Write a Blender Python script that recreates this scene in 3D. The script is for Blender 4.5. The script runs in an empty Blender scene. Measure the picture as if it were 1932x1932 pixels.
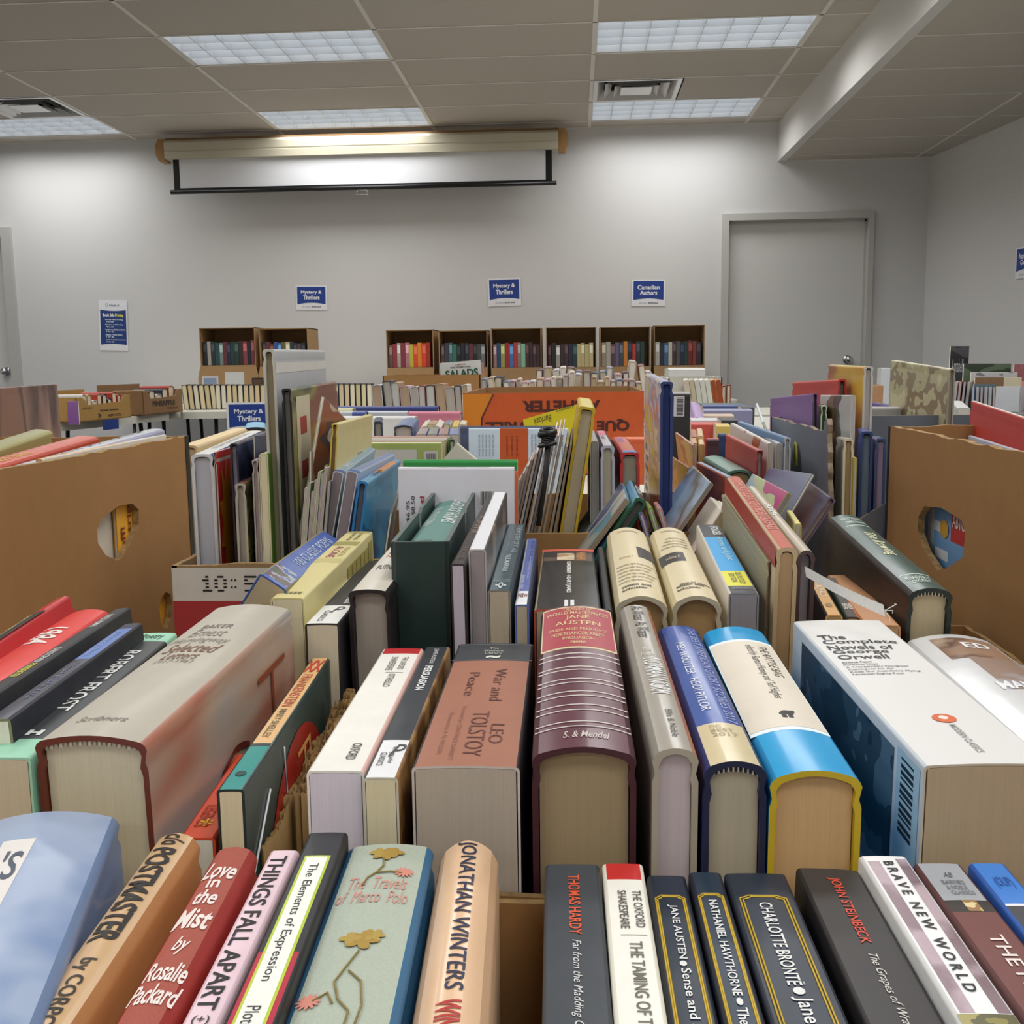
import bpy, bmesh, math, random
from mathutils import Vector, Matrix
random.seed(7)
C = bpy.context.scene.collection
CAMZ = 1.03
# ---------------------------------------------------------------- camera, world, exposure
FPX, YAW, PITCH, ROLL = 2031.25, .0608580, .136446735, -.0140936521
fw = Vector((-math.sin(YAW)*math.cos(PITCH), math.cos(YAW)*math.cos(PITCH), -math.sin(PITCH)))
r0 = Vector((math.cos(YAW), math.sin(YAW), 0)); u0 = r0.cross(fw)
rt = r0*math.cos(ROLL)+u0*math.sin(ROLL); up = -r0*math.sin(ROLL)+u0*math.cos(ROLL)
cd = bpy.data.cameras.new('camera'); cam = bpy.data.objects.new('camera', cd); C.objects.link(cam)
cd.sensor_width = 36; cd.lens = 36*FPX/1932; cd.clip_start = .01; cd.clip_end = 60
cam.matrix_world = Matrix(((rt.x, up.x, -fw.x, 0), (rt.y, up.y, -fw.y, 0), (rt.z, up.z, -fw.z, CAMZ), (0, 0, 0, 1)))
sc = bpy.context.scene; sc.camera = cam
sc.view_settings.view_transform = 'Standard'; sc.view_settings.look = 'None'
sc.view_settings.gamma = 1; sc.view_settings.use_curve_mapping = False
sc.view_settings.exposure = 0.0
wd = bpy.data.worlds.new('room_world'); sc.world = wd; wd.use_nodes = True
wd.node_tree.nodes['Background'].inputs[0].default_value = (.8, .85, .95, 1)
wd.node_tree.nodes['Background'].inputs[1].default_value = 0.0
LAMP_W = 14.1; PANEL_E = 1.1; SPREAD = 160
CEIL = CAMZ+1.846; SOF = CAMZ+1.552; WALLY = 8.87
GX, GY = -1.105, 6.204          # ceiling grid origin, 1.2192 x .6096 cells
def ray(x, y): return fw + rt*((x-966)/FPX) - up*((y-966)/FPX)
def atY(x, y, Y): d = ray(x, y); return d*(Y/d.y) + Vector((0, 0, CAMZ))
def atX(x, y, X): d = ray(x, y); return d*(X/d.x) + Vector((0, 0, CAMZ))
def atZ(x, y, Z): d = ray(x, y); return d*((Z-CAMZ)/d.z) + Vector((0, 0, CAMZ))
# ---------------------------------------------------------------- materials
def lin(h):
    if isinstance(h, str): h = [int(h[i:i+2], 16) for i in (0, 2, 4)]
    return tuple(((c/255)/12.92 if c/255 <= .04045 else ((c/255+.055)/1.055)**2.4) for c in h)+(1,)
_m = {}
def newmat(name):
    m = bpy.data.materials.new(name); m.use_nodes = True
    return m, m.node_tree.nodes, m.node_tree.links, m.node_tree.nodes['Principled BSDF']
def M(col, rough=.5, kind='plain', coat=0.0, met=0.0):
    k = (col, rough, kind, coat, met)
    if k in _m: return _m[k]
    m, N, L, b = newmat(kind+'_'+str(col)); _m[k] = m
    c = lin(col); b.inputs['Base Color'].default_value = c; b.inputs['Roughness'].default_value = rough
    b.inputs['Metallic'].default_value = met
    if coat: b.inputs['Coat Weight'].default_value = coat*.6; b.inputs['Coat Roughness'].default_value = .12
    def tex(t, **kw):
        n = N.new(t)
        for a, v in kw.items(): n.inputs[a].default_value = v
        return n
    tc = N.new('ShaderNodeTexCoord'); mp = N.new('ShaderNodeMapping'); L.new(tc.outputs['Object'], mp.inputs[0])
    def mixcol(fac, c2, amount=1.0):
        mx = N.new('ShaderNodeMix'); mx.data_type = 'RGBA'
        mx.inputs[6].default_value = c; mx.inputs[7].default_value = c2
        mr = N.new('ShaderNodeMapRange'); mr.inputs[1].default_value = .3; mr.inputs[2].default_value = .7
        mr.inputs[3].default_value = 0; mr.inputs[4].default_value = amount
        L.new(fac, mr.inputs[0]); L.new(mr.outputs[0], mx.inputs[0]); L.new(mx.outputs[2], b.inputs['Base Color']); return mx
    def bump(h, s, d=.001):
        bp = N.new('ShaderNodeBump'); bp.inputs['Strength'].default_value = s; bp.inputs['Distance'].default_value = d
        L.new(h, bp.inputs['Height']); L.new(bp.outputs[0], b.inputs['Normal'])
    if kind == 'pages':
        c = tuple(min(.9, x*1.15) for x in c[:3])+(1,); b.inputs['Base Color'].default_value = c
        mp.inputs['Scale'].default_value = (1100, 5, 5); n = tex('ShaderNodeTexNoise', Scale=1.0, Detail=5.0, Roughness=.75); L.new(mp.outputs[0], n.inputs[0])
        mixcol(n.outputs[0], tuple(x*.74 for x in c[:3])+(1,), .38); bump(n.outputs[0], .12)
    elif kind == 'board':
        mp.inputs['Scale'].default_value = (9, 9, 9); n = tex('ShaderNodeTexNoise', Scale=3.0, Detail=8.0, Roughness=.7); L.new(mp.outputs[0], n.inputs[0])
        mixcol(n.outputs[0], tuple(x*.86 for x in c[:3])+(1,), .7)
        mp2 = N.new('ShaderNodeMapping'); L.new(tc.outputs['Object'], mp2.inputs[0]); mp2.inputs['Scale'].default_value = (160, 160, 3)
        n2 = tex('ShaderNodeTexNoise', Scale=1.0, Detail=1.0); L.new(mp2.outputs[0], n2.inputs[0]); bump(n2.outputs[0], .25)
    elif kind == 'cut':      # corrugated edge
        mp.inputs['Scale'].default_value = (150, 150, 150); n = tex('ShaderNodeTexNoise', Scale=1.0, Detail=2.0); L.new(mp.outputs[0], n.inputs[0])
        mixcol(n.outputs[0], tuple(x*.35 for x in c[:3])+(1,), .8)
    elif kind == 'cloth':
        n = tex('ShaderNodeTexNoise', Scale=900.0, Detail=2.0); L.new(tc.outputs['Object'], n.inputs[0])
        mixcol(n.outputs[0], tuple(x*.85 for x in c[:3])+(1,), .6); bump(n.outputs[0], .4)
    elif kind == 'worn':
        n = tex('ShaderNodeTexNoise', Scale=35.0, Detail=9.0, Roughness=.75); L.new(tc.outputs['Object'], n.inputs[0])
        mixcol(n.outputs[0], tuple(min(1, x*1.12+.012) for x in c[:3])+(1,), .6)
        n3 = tex('ShaderNodeTexNoise', Scale=12.0, Detail=3.0); L.new(tc.outputs['Object'], n3.inputs[0]); bump(n3.outputs[0], .12, .01)
    elif kind == 'wall':
        n = tex('ShaderNodeTexNoise', Scale=220.0, Detail=2.0); L.new(tc.outputs['Object'], n.inputs[0]); bump(n.outputs[0], .08)
    elif kind == 'tile':
        n = tex('ShaderNodeTexNoise', Scale=260.0, Detail=3.0); L.new(tc.outputs['Object'], n.inputs[0])
        mixcol(n.outputs[0], tuple(x*.82 for x in c[:3])+(1,), .6); bump(n.outputs[0], .3)
    return m
def art(cols, scale=18.0, rough=.42, coat=.4, stretch=(1, 1, 1), seed=0.0, hard=True):
    """printed picture: patches of the given colours"""
    k = ('art', tuple(cols), scale, stretch, seed)
    if k in _m: return _m[k]
    m, N, L, b = newmat('printed_art'); _m[k] = m
    tc = N.new('ShaderNodeTexCoord'); mp = N.new('ShaderNodeMapping'); L.new(tc.outputs['Object'], mp.inputs[0])
    mp.inputs['Scale'].default_value = stretch; mp.inputs['Location'].default_value = (seed, seed*.7, seed*1.3)
    n = N.new('ShaderNodeTexNoise'); n.inputs['Scale'].default_value = scale; n.inputs['Detail'].default_value = 3; L.new(mp.outputs[0], n.inputs[0])
    cr = N.new('ShaderNodeValToRGB'); cr.color_ramp.interpolation = 'CONSTANT' if hard else 'LINEAR'
    e = cr.color_ramp.elements; n_ = len(cols)
    for i, cc in enumerate(cols):
        pos = .34+.34*i/max(1, n_) if i else 0
        el = e[i] if i < 2 else e.new(pos)
        el.position = pos; el.color = lin(cc)
    L.new(n.outputs[0], cr.inputs[0]); L.new(cr.outputs[0], b.inputs['Base Color'])
    b.inputs['Roughness'].default_value = rough; b.inputs['Coat Weight'].default_value = coat*.45; b.inputs['Coat Roughness'].default_value = .15
    return m
def emis(col, s, name='lamp_panel'):
    m, N, L, b = newmat(name); b.inputs['Base Color'].default_value = (.0, .0, .0, 1)
    b.inputs['Emission Color'].default_value = lin(col); b.inputs['Emission Strength'].default_value = s; return m
def mm(c):
    """colour spec -> material: material | 'hex' | ('hex', rough, kind, coat)"""
    if isinstance(c, bpy.types.Material): return c
    if isinstance(c, str): return M(c, .45)
    return M(*c)
# ---------------------------------------------------------------- object helpers
def tag(o, label=None, cat=None, group=None, kind=None):
    if label: o['label'] = label.replace(' from the left', ' from left').replace(' from the right', ' from right')
    if cat: o['category'] = cat
    if group: o['group'] = group
    if kind: o['kind'] = kind
    return o
def empty(name, mw=None, loc=None):
    o = bpy.data.objects.new(name, None); o.empty_display_size = .02; C.objects.link(o)
    if mw is not None: o.matrix_world = mw
    if loc is not None: o.location = loc
    return o
class MB:
    def __init__(s): s.v = []; s.f = []; s.mi = []; s.mats = []; s.sm = []
    def m(s, mat):
        mat = mm(mat)
        if mat not in s.mats: s.mats.append(mat)
        return s.mats.index(mat)
    def add(s, vs, fs, mat, smooth=False):
        b = len(s.v); s.v += [tuple(p) for p in vs]; k = s.m(mat)
        for f in fs: s.f.append([b+i for i in f]); s.mi.append(k); s.sm.append(smooth)
    def box(s, a, b, mat, R=None):
        (x0, y0, z0), (x1, y1, z1) = a, b
        vs = [(x0, y0, z0), (x1, y0, z0), (x1, y1, z0), (x0, y1, z0), (x0, y0, z1), (x1, y0, z1), (x1, y1, z1), (x0, y1, z1)]
        if R is not None: vs = [R @ Vector(p) for p in vs]
        s.add(vs, [(0, 3, 2, 1), (4, 5, 6, 7), (0, 1, 5, 4), (1, 2, 6, 5), (2, 3, 7, 6), (3, 0, 4, 7)], mat)
    def grid(s, P, mat, smooth=False):
        n, k = len(P), len(P[0]); vs = [p for r in P for p in r]
        s.add(vs, [(i*k+j, i*k+j+1, (i+1)*k+j+1, (i+1)*k+j) for i in range(n-1) for j in range(k-1)], mat, smooth)
    def tube(s, pts, r, mat, n=8, closed=False):
        pts = [Vector(p) for p in pts]; rings = []
        for i, p in enumerate(pts):
            a = pts[max(0, i-1)]; c = pts[min(len(pts)-1, i+1)]; t = (c-a).normalized()
            u = t.cross(Vector((0, 0, 1)));
            if u.length < 1e-3: u = t.cross(Vector((1, 0, 0)))
            u.normalize(); w = t.cross(u); rr = r[i] if isinstance(r, (list, tuple)) else r
            rings.append([p+u*math.cos(2*math.pi*k/n)*rr+w*math.sin(2*math.pi*k/n)*rr for k in range(n)])
        b = len(s.v)
        vs = [q for rg in rings for q in rg]; fs = []
        for i in range(len(rings)-1):
            for k in range(n): fs.append((i*n+k, i*n+(k+1) % n, (i+1)*n+(k+1) % n, (i+1)*n+k))
        fs.append(tuple(range(n-1, -1, -1))); fs.append(tuple((len(rings)-1)*n+k for k in range(n)))
        s.add(vs, fs, mat, True)
    def build(s, name, parent=None, mw=None):
        me = bpy.data.meshes.new(name); me.from_pydata(s.v, [], s.f)
        for mt in s.mats: me.materials.append(mt)
        me.polygons.foreach_set('material_index', s.mi); me.polygons.foreach_set('use_smooth', s.sm); me.update()
        o = bpy.data.objects.new(name, me); C.objects.link(o)
        if parent is not None: o.parent = parent
        if mw is not None: o.matrix_world = mw
        return o
def panel(mb, outline, holes, T, th, mat, edge=None):
    """flat board with holes: 2-D outline and hole loops (u,v) mapped by T(u,v,w), thickness th along w"""
    bm = bmesh.new(); loops = [outline]+list(holes); vl = []
    for lp in loops:
        vs = [bm.verts.new((u, v, 0)) for u, v in lp]; vl.append(vs)
        for i in range(len(vs)): bm.edges.new((vs[i], vs[(i+1) % len(vs)]))
    bmesh.ops.triangle_fill(bm, edges=bm.edges[:], use_beauty=True, use_dissolve=False, normal=(0, 0, 1))
    bm.verts.index_update(); V = [(v.co.x, v.co.y) for v in bm.verts]; F = [[v.index for v in f.verts] for f in bm.faces]; bm.free()
    mb.add([T(u, v, 0) for u, v in V], F, mat); mb.add([T(u, v, th) for u, v in V], [f[::-1] for f in F], mat)
    k = 0
    for lp in loops:
        n = len(lp)
        mb.add([T(u, v, 0) for u, v in lp]+[T(u, v, th) for u, v in lp], [(i, (i+1) % n, n+(i+1) % n, n+i) for i in range(n)], edge or mat)
_tx = {}
def textgeo(s, bold=0.0, shear=0.0, space=1.0):
    k = (s, bold, shear, space)
    if k in _tx: return _tx[k]
    cu = bpy.data.curves.new('t', 'FONT'); cu.body = s; cu.resolution_u = 3; cu.offset = bold; cu.shear = shear; cu.space_character = space
    cu.align_x = 'CENTER'; cu.space_line = .85
    o = bpy.data.objects.new('t', cu); me = bpy.data.meshes.new_from_object(o)
    V = [(v.co.x, v.co.y) for v in me.vertices]; F = [tuple(p.vertices) for p in me.polygons]
    bpy.data.objects.remove(o); bpy.data.curves.remove(cu); bpy.data.meshes.remove(me)
    if not V: V = [(0, 0)]; F = []
    x0 = min(v[0] for v in V); x1 = max(v[0] for v in V); y0 = min(v[1] for v in V); y1 = max(v[1] for v in V)
    V = [((x-x0)/max(1e-6, x1-x0), (y-y0)/max(1e-6, y1-y0)) for x, y in V]
    _tx[k] = (V, F, (x1-x0)/max(1e-6, y1-y0)); return _tx[k]
_tc = {}
def cutgeo(s, bold, shear, axis, n):
    k = (s, bold, shear, axis, n)
    if k in _tc: return _tc[k]
    V, F, _ = textgeo(s, bold, shear); bm = bmesh.new(); vs = [bm.verts.new((x, y, 0)) for x, y in V]
    for f in F:
        try: bm.faces.new([vs[i] for i in f])
        except ValueError: pass
    for i in range(1, n):
        co = (i/n, 0, 0) if axis == 0 else (0, i/n, 0); no = (1, 0, 0) if axis == 0 else (0, 1, 0)
        bmesh.ops.bisect_plane(bm, geom=bm.verts[:]+bm.edges[:]+bm.faces[:], plane_co=co, plane_no=no, dist=1e-6)
    bm.verts.index_update(); _tc[k] = ([(v.co.x, v.co.y) for v in bm.verts], [tuple(v.index for v in f.verts) for f in bm.faces], 1); bm.free()
    return _tc[k]
def flat_text(mb, s, T, a0, a1, b0, b1, mat, rot=0, bold=.0, shear=0.0, cuts=0):
    """text fitted into the box [a0,a1]x[b0,b1] of surface T(a,b); rot 0 reads +a/up +b, 90 reads -b/up +a, 180, 270 reads +b/up -a"""
    V, F, _ = textgeo(s, bold, shear) if not cuts else cutgeo(s, bold, shear, 0 if rot in (0, 180) else 1, cuts)
    P = []
    for u, v in V:
        if rot == 0: a, b = u, v
        elif rot == 90: a, b = v, 1-u
        elif rot == 180: a, b = 1-u, 1-v
        else: a, b = 1-v, u
        P.append(T(a0+(a1-a0)*a, b0+(b1-b0)*b))
    mb.add(P, F, mat)
# ---------------------------------------------------------------- book
INFO = []
def frame(NL, NR, FL, FR, Yn=None, Yf=None, pit=0.0, L=None, Lmax=None):
    anchor = 'N' if Yn is not None else 'F'
    a, b = (NL, NR) if anchor == 'N' else (FL, FR)
    Y0 = Yn if anchor == 'N' else Yf
    p = atY((a[0]+b[0])/2, (a[1]+b[1])/2, Y0)
    tn = math.tan(math.radians(pit)); nrm = Vector((0, -tn, 1))
    def hit(q): d = ray(*q); o = Vector((0, 0, CAMZ)); return o+d*((p-o).dot(nrm)/d.dot(nrm))
    nl, nr, fl, fr = map(hit, (NL, NR, FL, FR))
    dr = ((fl-nl).normalized()+(fr-nr).normalized()).normalized()
    n = (nl+nr)/2; f = (fl+fr)/2
    e = (nr-nl) if anchor == 'N' else (fr-fl); w = (e-dr*e.dot(dr)).length
    if L is None: L = (f-n).dot(dr)
    if Lmax and L > Lmax+.002 and pit < 9: return frame(NL, NR, FL, FR, Yn, Yf, pit+.25, None, Lmax)
    if anchor == 'F': n = f-dr*L
    return n, dr, w, L
def kframe(NL, NR, Yn, L, FR=None, FL=None):
    nl, nr = atY(*NL, Yn), atY(*NR, Yn); n = (nl+nr)/2; w = (nr-nl).length
    q, s0 = (FR, nr) if FR else (FL, nl); d = ray(*q).normalized(); o = Vector((0, 0, CAMZ)); v = s0-o
    b_ = v.dot(d); disc = b_*b_-(v.length_squared-L*L); t = b_+math.sqrt(max(0, disc)); dr = (o+d*t-s0).normalized()
    return n, dr, w, L
def mkframe(n, dr, roll, dep):
    y = dr.normalized(); x = y.cross(Vector((0, 0, 1))).normalized(); z = x.cross(y)
    if roll: 
        q = Matrix.Rotation(math.radians(roll), 3, y); x = q @ x; z = q @ z
    o = n - z*dep
    return Matrix(((x.x, y.x, z.x, o.x), (x.y, y.y, z.y, o.y), (x.z, y.z, z.z, o.z), (0, 0, 0, 1)))
def book(label, NL=None, NR=None, FL=None, FR=None, Yn=None, Yf=None, pit=0.0, L=None, dep=.125, kind='pb', sp='808080', side=None,
         pages='e8e0cc', bands=(), tx=(), patch=(), roll=0.0, curve=None, edge=None, name=None, group='loose books', mw=None, w=None, cat='book', Lmax=None,
         rough=.5, coat=.08, mk='worn', headband=False, stx=(), grp=None, inset=None):
    """a book standing on its fore-edge, spine up. bands (t0,t1,colour) across the spine, t from far end (0) to near end (1)"""
    if mw is None:
        n, dr, w_, L_ = kframe(NL, NR, Yn, L, FR, FL) if (FL is None or FR is None) else frame(NL, NR, FL, FR, Yn, Yf, pit, L, Lmax)
        w = w or w_; L = L_
        if dep is None: dep = max(.03, (n.z-TT-.006-(abs(dr.z)*L if dr.z < 0 else 0))/math.cos(math.radians(roll)))
        INFO.append((label[:40], round(w, 4), round(L, 3), round(n.z-CAMZ, 3), round(n.y, 3)))
        mw = mkframe(n, dr, roll, dep)
    hard = kind == 'hb'
    if curve is None: curve = .12 if hard else .015
    sag = min(curve*w, .009); t = .0028 if hard else .0011; t = min(t, w*.22)
    ins = inset if inset is not None else (.0035 if hard else 0.0)
    name = name or ('hardcover_book' if hard else 'paperback_book')
    e = empty(name, mw); tag(e, label, cat, grp)
    yv = Vector((mw[0][1], mw[1][1], mw[2][1])); nn = mw.translation+Vector((mw[0][2], mw[1][2], mw[2][2]))*dep-Vector((0, 0, CAMZ))
    def ty(v):
        if v <= 1.5: return v
        q = up+fw*((v-966)/FPX); return 1+nn.dot(q)/yv.dot(q)/L
    tx = [(i_[0], ty(i_[1]), ty(i_[2]))+tuple(i_[3:]) for i_ in tx]
    bands = [(max(0, ty(i_[0])), min(1, ty(i_[1])))+tuple(i_[2:]) for i_ in bands]
    patch = [tuple(i_[:3])+(max(0, ty(i_[3])), min(1, ty(i_[4])))+tuple(i_[5:]) if i_[0] == 'S' else i_ for i_ in patch]
    def col(c): return M(c, rough, mk, coat) if isinstance(c, str) else mm(c)
    spc = col(sp); sl, sr = (side if isinstance(side, (tuple, list)) and len(side) == 2 else (side, side)) if side is not None else (sp, sp)
    sl, sr = col(sl), col(sr); edg = col(edge) if edge else spc
    rc = min(.0016 if not hard else .003, w*.2); ns = 10 if hard else 6
    def zt(x): u = max(-1, min(1, 2*x/w)); return dep - sag*u*u
    zs = dep-sag-rc
    O = [(-w/2, 0)]
    if hard: O += [(-w/2, dep-sag-.013), (-w/2+.0012, dep-sag-.009)]
    O += [(-w/2, zs), (-w/2+rc*.3, zs+rc*.7)]
    top = [(-w/2+rc+(w-2*rc)*i/ns) for i in range(ns+1)]
    i0 = len(O); O += [(x, zt(x)) for x in top]; i1 = len(O)-1
    O += [(w/2-rc*.3, zs+rc*.7), (w/2, zs)]
    if hard: O += [(w/2-.0012, dep-sag-.009), (w/2, dep-sag-.013)]
    O += [(w/2, 0)]
    I = [(x*(w-2*t)/w, max(0, z-t) if 0 < j < len(O)-1 else 0) for j, (x, z) in enumerate(O)]
    ts = sorted(set([0, 1]+[v for bd in bands for v in bd[:2] if 0 < v < 1]))
    mb = MB(); n = len(O)
    for a, b in zip(ts[:-1], ts[1:]):
        cm = spc; sm_l, sm_r = sl, sr
        for bd in bands:
            if bd[0] <= (a+b)/2 <= bd[1]:
                cm = col(bd[2])
                if len(bd) > 3: sm_l = sm_r = cm
        y0, y1 = L*(1-b), L*(1-a)
        for lo, hi, mt in ((0, i0, sm_l), (i0, i1, cm), (i1, n-1, sm_r)):
            mb.grid([[(x, y0, z) for x, z in O[lo:hi+1]], [(x, y1, z) for x, z in O[lo:hi+1]]], mt, True)
    mb.grid([[(x, L, z) for x, z in I], [(x, 0, z) for x, z in I]], edg)
    for y in (0, L): mb.grid([[(x, y, z) for x, z in O], [(x, y, z) for x, z in I]], edg)
    for k in (0, -1): mb.grid([[(O[k][0], 0, 0), (O[k][0], L, 0)], [(I[k][0], 0, 0), (I[k][0], L, 0)]], edg)
    mb.build('cover', e)
    pm = M(pages, .8, 'pages') if isinstance(pages, str) else pages
    pb = MB(); x0 = w/2-t-.0002; gap = .0012 if hard else .0002
    top = [(x*(2*x0)/w*.98, zt(x)-t-gap) for x in [(-w/2+w*i/8) for i in range(9)]]
    P = [(-x0, ins)]+[(px, pz) for px, pz in top]+[(x0, ins)]
    k = len(P); pb.add([(x, ins, z) for x, z in P]+[(x, L-ins, z) for x, z in P],
        [tuple(range(k)), tuple(range(2*k-1, k-1, -1))]+[(i, k+i, k+(i+1) % k, (i+1) % k) for i in range(k)], pm)
    pg = pb.build('page_block', e)
    if headband:
        hb = MB()
        m_ = len(top)
        for i in range(20):
            xx = -x0*.93+1.86*x0*i/19; zz = zt(xx)-t-gap
            hb.box((xx-x0*.03, ins-.0016, zz-.0018), (xx+x0*.03, ins+.001, zz+.0004), 'efe6d0' if i % 2 else headband)
        hb.build('headband', pg)
    E_ = .00035
    def S(a, b): x = -w/2+w*a; return (x, L*b, zt(x)+E_ if abs(x) < w/2-rc else zt(x)+E_*.8)
    def Rr(a, b): return (w/2+.0009, L*a, dep*b)        # a along length (0 near), b up
    def Lf(a, b): return (-w/2-.0009, L*a, dep*b)
    def Nf(a, b): return (-w/2+w*a, -E_, dep*b)
    E0 = .00008
    if patch:
        for ip, pt in enumerate(patch):     # (surface, a0,a1,b0,b1,colour[,name]) spine: a across 0..1, b = t from far
            sf, a0, a1, b0, b1, c = pt[:6]; q = MB()
            if sf == 'S':
                P = [[(-w/2+w*(a0+(a1-a0)*i/8), S(0, 1-b)[1], zt(-w/2+w*(a0+(a1-a0)*i/8))+E0+.00002*ip+(.0001 if 'title' in str(pt[-1]) else 0)) for i in range(9)] for b in (b1, b0)]
                q.grid(P, col(c), True)
            else:
                T = Rr if sf == 'R' else Lf
                P = [[((w/2+.00025+.00003*ip)*(1 if sf == 'R' else -1), L*(1-t_), dep*(1-s_)) for t_ in (b0, b1)] for s_ in (a0, a1)]
                q.grid(P if sf == 'L' else P[::-1], col(c))
            q.build(pt[6] if len(pt) > 6 else 'label_patch', e)
    if tx:
        for it in tx:        # (string, t0,t1, x0,x1, dir, colour[, bold, shear])
            s, t0, t1, a0, a1, d_, c = it[:7]; bold = it[7] if len(it) > 7 else .01; sh = it[8] if len(it) > 8 else 0
            rot = {'a': 0, 'd': 90, 'u': 270, 'x': 180}[d_]; q = MB()
            if t0 < 0: t0, t1 = .005, t1-t0+.005
            flat_text(q, s, S, a0, a1, 1-t1, 1-t0, M(c, .5), rot, bold, sh, (8 if rot in (90, 270) else 12) if sag > .0007 else 0)
            q.build('spine_lettering', e)
    if stx:
        for it in stx:       # (side, string, t0,t1 from far, s0,s1 from spine, rot, colour)
            sf, s, t0, t1, s0, s1, rot, c = it[:8]; bold = it[8] if len(it) > 8 else .01; q = MB()
            T = (lambda a, b: Rr(a, b)) if sf == 'R' else (lambda a, b: Lf(1-a, b))
            if sf == 'R': flat_text(q, s, T, 1-t1, 1-t0, 1-s1, 1-s0, M(c, .5), rot, bold)
            else: flat_text(q, s, T, t0, t1, 1-s1, 1-s0, M(c, .5), rot, bold)
            q.build('cover_lettering', e)
    return e
# ================================================================ the room
WALLC = M('dad9d7', .75, 'wall'); WALLC2 = WALLC
def struct(name, mb, parent=None):
    o = mb.build(name, parent)
    if parent is None: o['kind'] = 'structure'
    return o
XL, XS, YB = -5.9, 1.59, -3.2
# right wall runs slightly out of square
XR0 = 2.763; SL = -.117
def xr(y): return XR0+SL*(y-WALLY)
b = MB(); b.box((XL-.1, YB-.1, -.05), (4.6, WALLY+.2, 0), M('58585a', .8, 'tile')); struct('floor', b)
# door openings on the back wall
D1 = (-5.85, -4.73); D2 = (1.216, 2.304); DH = CAMZ+1.10
b = MB()
outline = [(XL-.1, 0), (D1[0]-.02, 0), (D1[0]-.02, DH+.02), (D1[1]+.02, DH+.02), (D1[1]+.02, 0), (D2[0]-.02, 0), (D2[0]-.02, DH+.02), (D2[1]+.02, DH+.02), (D2[1]+.02, 0), (XR0+.3, 0), (XR0+.3, CEIL+.1), (XL-.1, CEIL+.1)]
panel(b, outline, [], lambda u, v, w: (u, WALLY+w, v), .14, WALLC); struct('wall_back', b)
b = MB(); b.box((XL-.1, YB, 0), (XL, WALLY, CEIL), WALLC); struct('wall_left', b)
b = MB(); b.box((XL-.1, YB-.1, 0), (4.6, YB, CEIL), WALLC); struct('wall_front', b)
b = MB(); b.add([(xr(WALLY+.1), WALLY+.1, 0), (xr(YB), YB, 0), (xr(YB), YB, SOF+.05), (xr(WALLY+.1), WALLY+.1, SOF+.05),
                 (xr(WALLY+.1)+.1, WALLY+.1, 0), (xr(YB)+.1, YB, 0), (xr(YB)+.1, YB, SOF+.05), (xr(WALLY+.1)+.1, WALLY+.1, SOF+.05)],
                [(0, 1, 2, 3), (7, 6, 5, 4), (0, 3, 7, 4), (1, 5, 6, 2), (3, 2, 6, 7), (0, 4, 5, 1)], WALLC); struct('wall_right', b)
# soffit face
b = MB(); b.box((XS, YB, SOF-.004), (XS+.06, WALLY, CEIL+.05), M('dcdad6', .7, 'wall')); struct('trim_1', b)
def doorset(n, x0, x1, fr0, fr1, knobx, fh):
    f = MB(); FM = M('c2c0bb', .45); y = WALLY
    for a, c in ((fr0, x0), (x1, fr1)): f.box((a, y-.035, 0), (c, y+.13, DH), FM)
    f.box((fr0, y-.035, DH), (fr1, y+.13, DH+fh), FM)
    f.box((x0, y+.04, 0), (x0+.016, y+.13, DH), FM); f.box((x1-.016, y+.04, 0), (x1, y+.13, DH), FM); f.box((x0, y+.04, DH-.016), (x1, y+.13, DH), FM)
    e = struct('trim_%d' % (n+1), f)
    d = MB(); d.box((x0+.004, y+.05, .01), (x1-.004, y+.09, DH-.004), M('dcdbd7', .5)); dd = d.build('door_%d' % n); dd['kind'] = 'structure'
    k = MB(); S_ = M('c9c9cc', .22, 'plain', 0, 1.0)
    k.tube([(knobx, y+.05, CAMZ+.0), (knobx, y+.035, CAMZ), ], .034, S_, 20)
    k.tube([(knobx, y+.035, CAMZ), (knobx, y+.005, CAMZ)], .012, S_, 14)
    kr = [(-.004, .012), (-.010, .024), (-.022, .030), (-.036, .027), (-.045, .016), (-.047, .004)]
    k.tube([(knobx, y+.005+a, CAMZ) for a, r in kr], [r for a, r in kr], S_, 20)
    k.build('door_knob', dd)
doorset(1, D1[0], D1[1], D1[0]-.05, -4.648, -4.80, .075)
doorset(2, D2[0], D2[1], 1.162, 2.345, 2.183, .055)
# ceilings with lay-in grid
TILE = M('c9c1b6', .9, 'tile'); BAR = M('e8e4dc', .6)
fix = {}
for i0 in (-3, -1, 1):
    for j0 in range(-15, 4, 3):
        if i0 == 1 or True: fix[(i0, j0)] = 1
lights = [(i, j) for (i, j) in fix]
vents = [(-3, 2, 1), (1, 2, 0)]
def gx(i): return GX+1.2192*i
def gy(j): return GY+.6096*j
b = MB()
cells = []
for i in range(-5, 4):
    for j in range(-17, 6):
        xa, xb, ya, yb = max(XL, gx(i)), min(XS, gx(i+1)), max(YB, gy(j)), min(WALLY, gy(j+1))
        if xa >= xb or ya >= yb: continue
        if (i, j) in fix: continue
        if (i, j) == (1, 2): xa = gx(1)+.6096
        if (i, j) == (-3, 2): xb = gx(-2)-.6096
        b.box((xa, ya, CEIL), (xb, yb, CEIL+.015), TILE)
struct('ceiling', b)
b = MB()
for i in range(-4, 4):
    if XL < gx(i) < XS: b.box((gx(i)-.0125, YB, CEIL-.004), (gx(i)+.0125, WALLY, CEIL-.0005), BAR)
for j in range(-15, 6):
    if gy(j) < WALLY: b.box((XL, gy(j)-.007, CEIL-.004), (XS, gy(j)+.007, CEIL-.0006), BAR)
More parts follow.
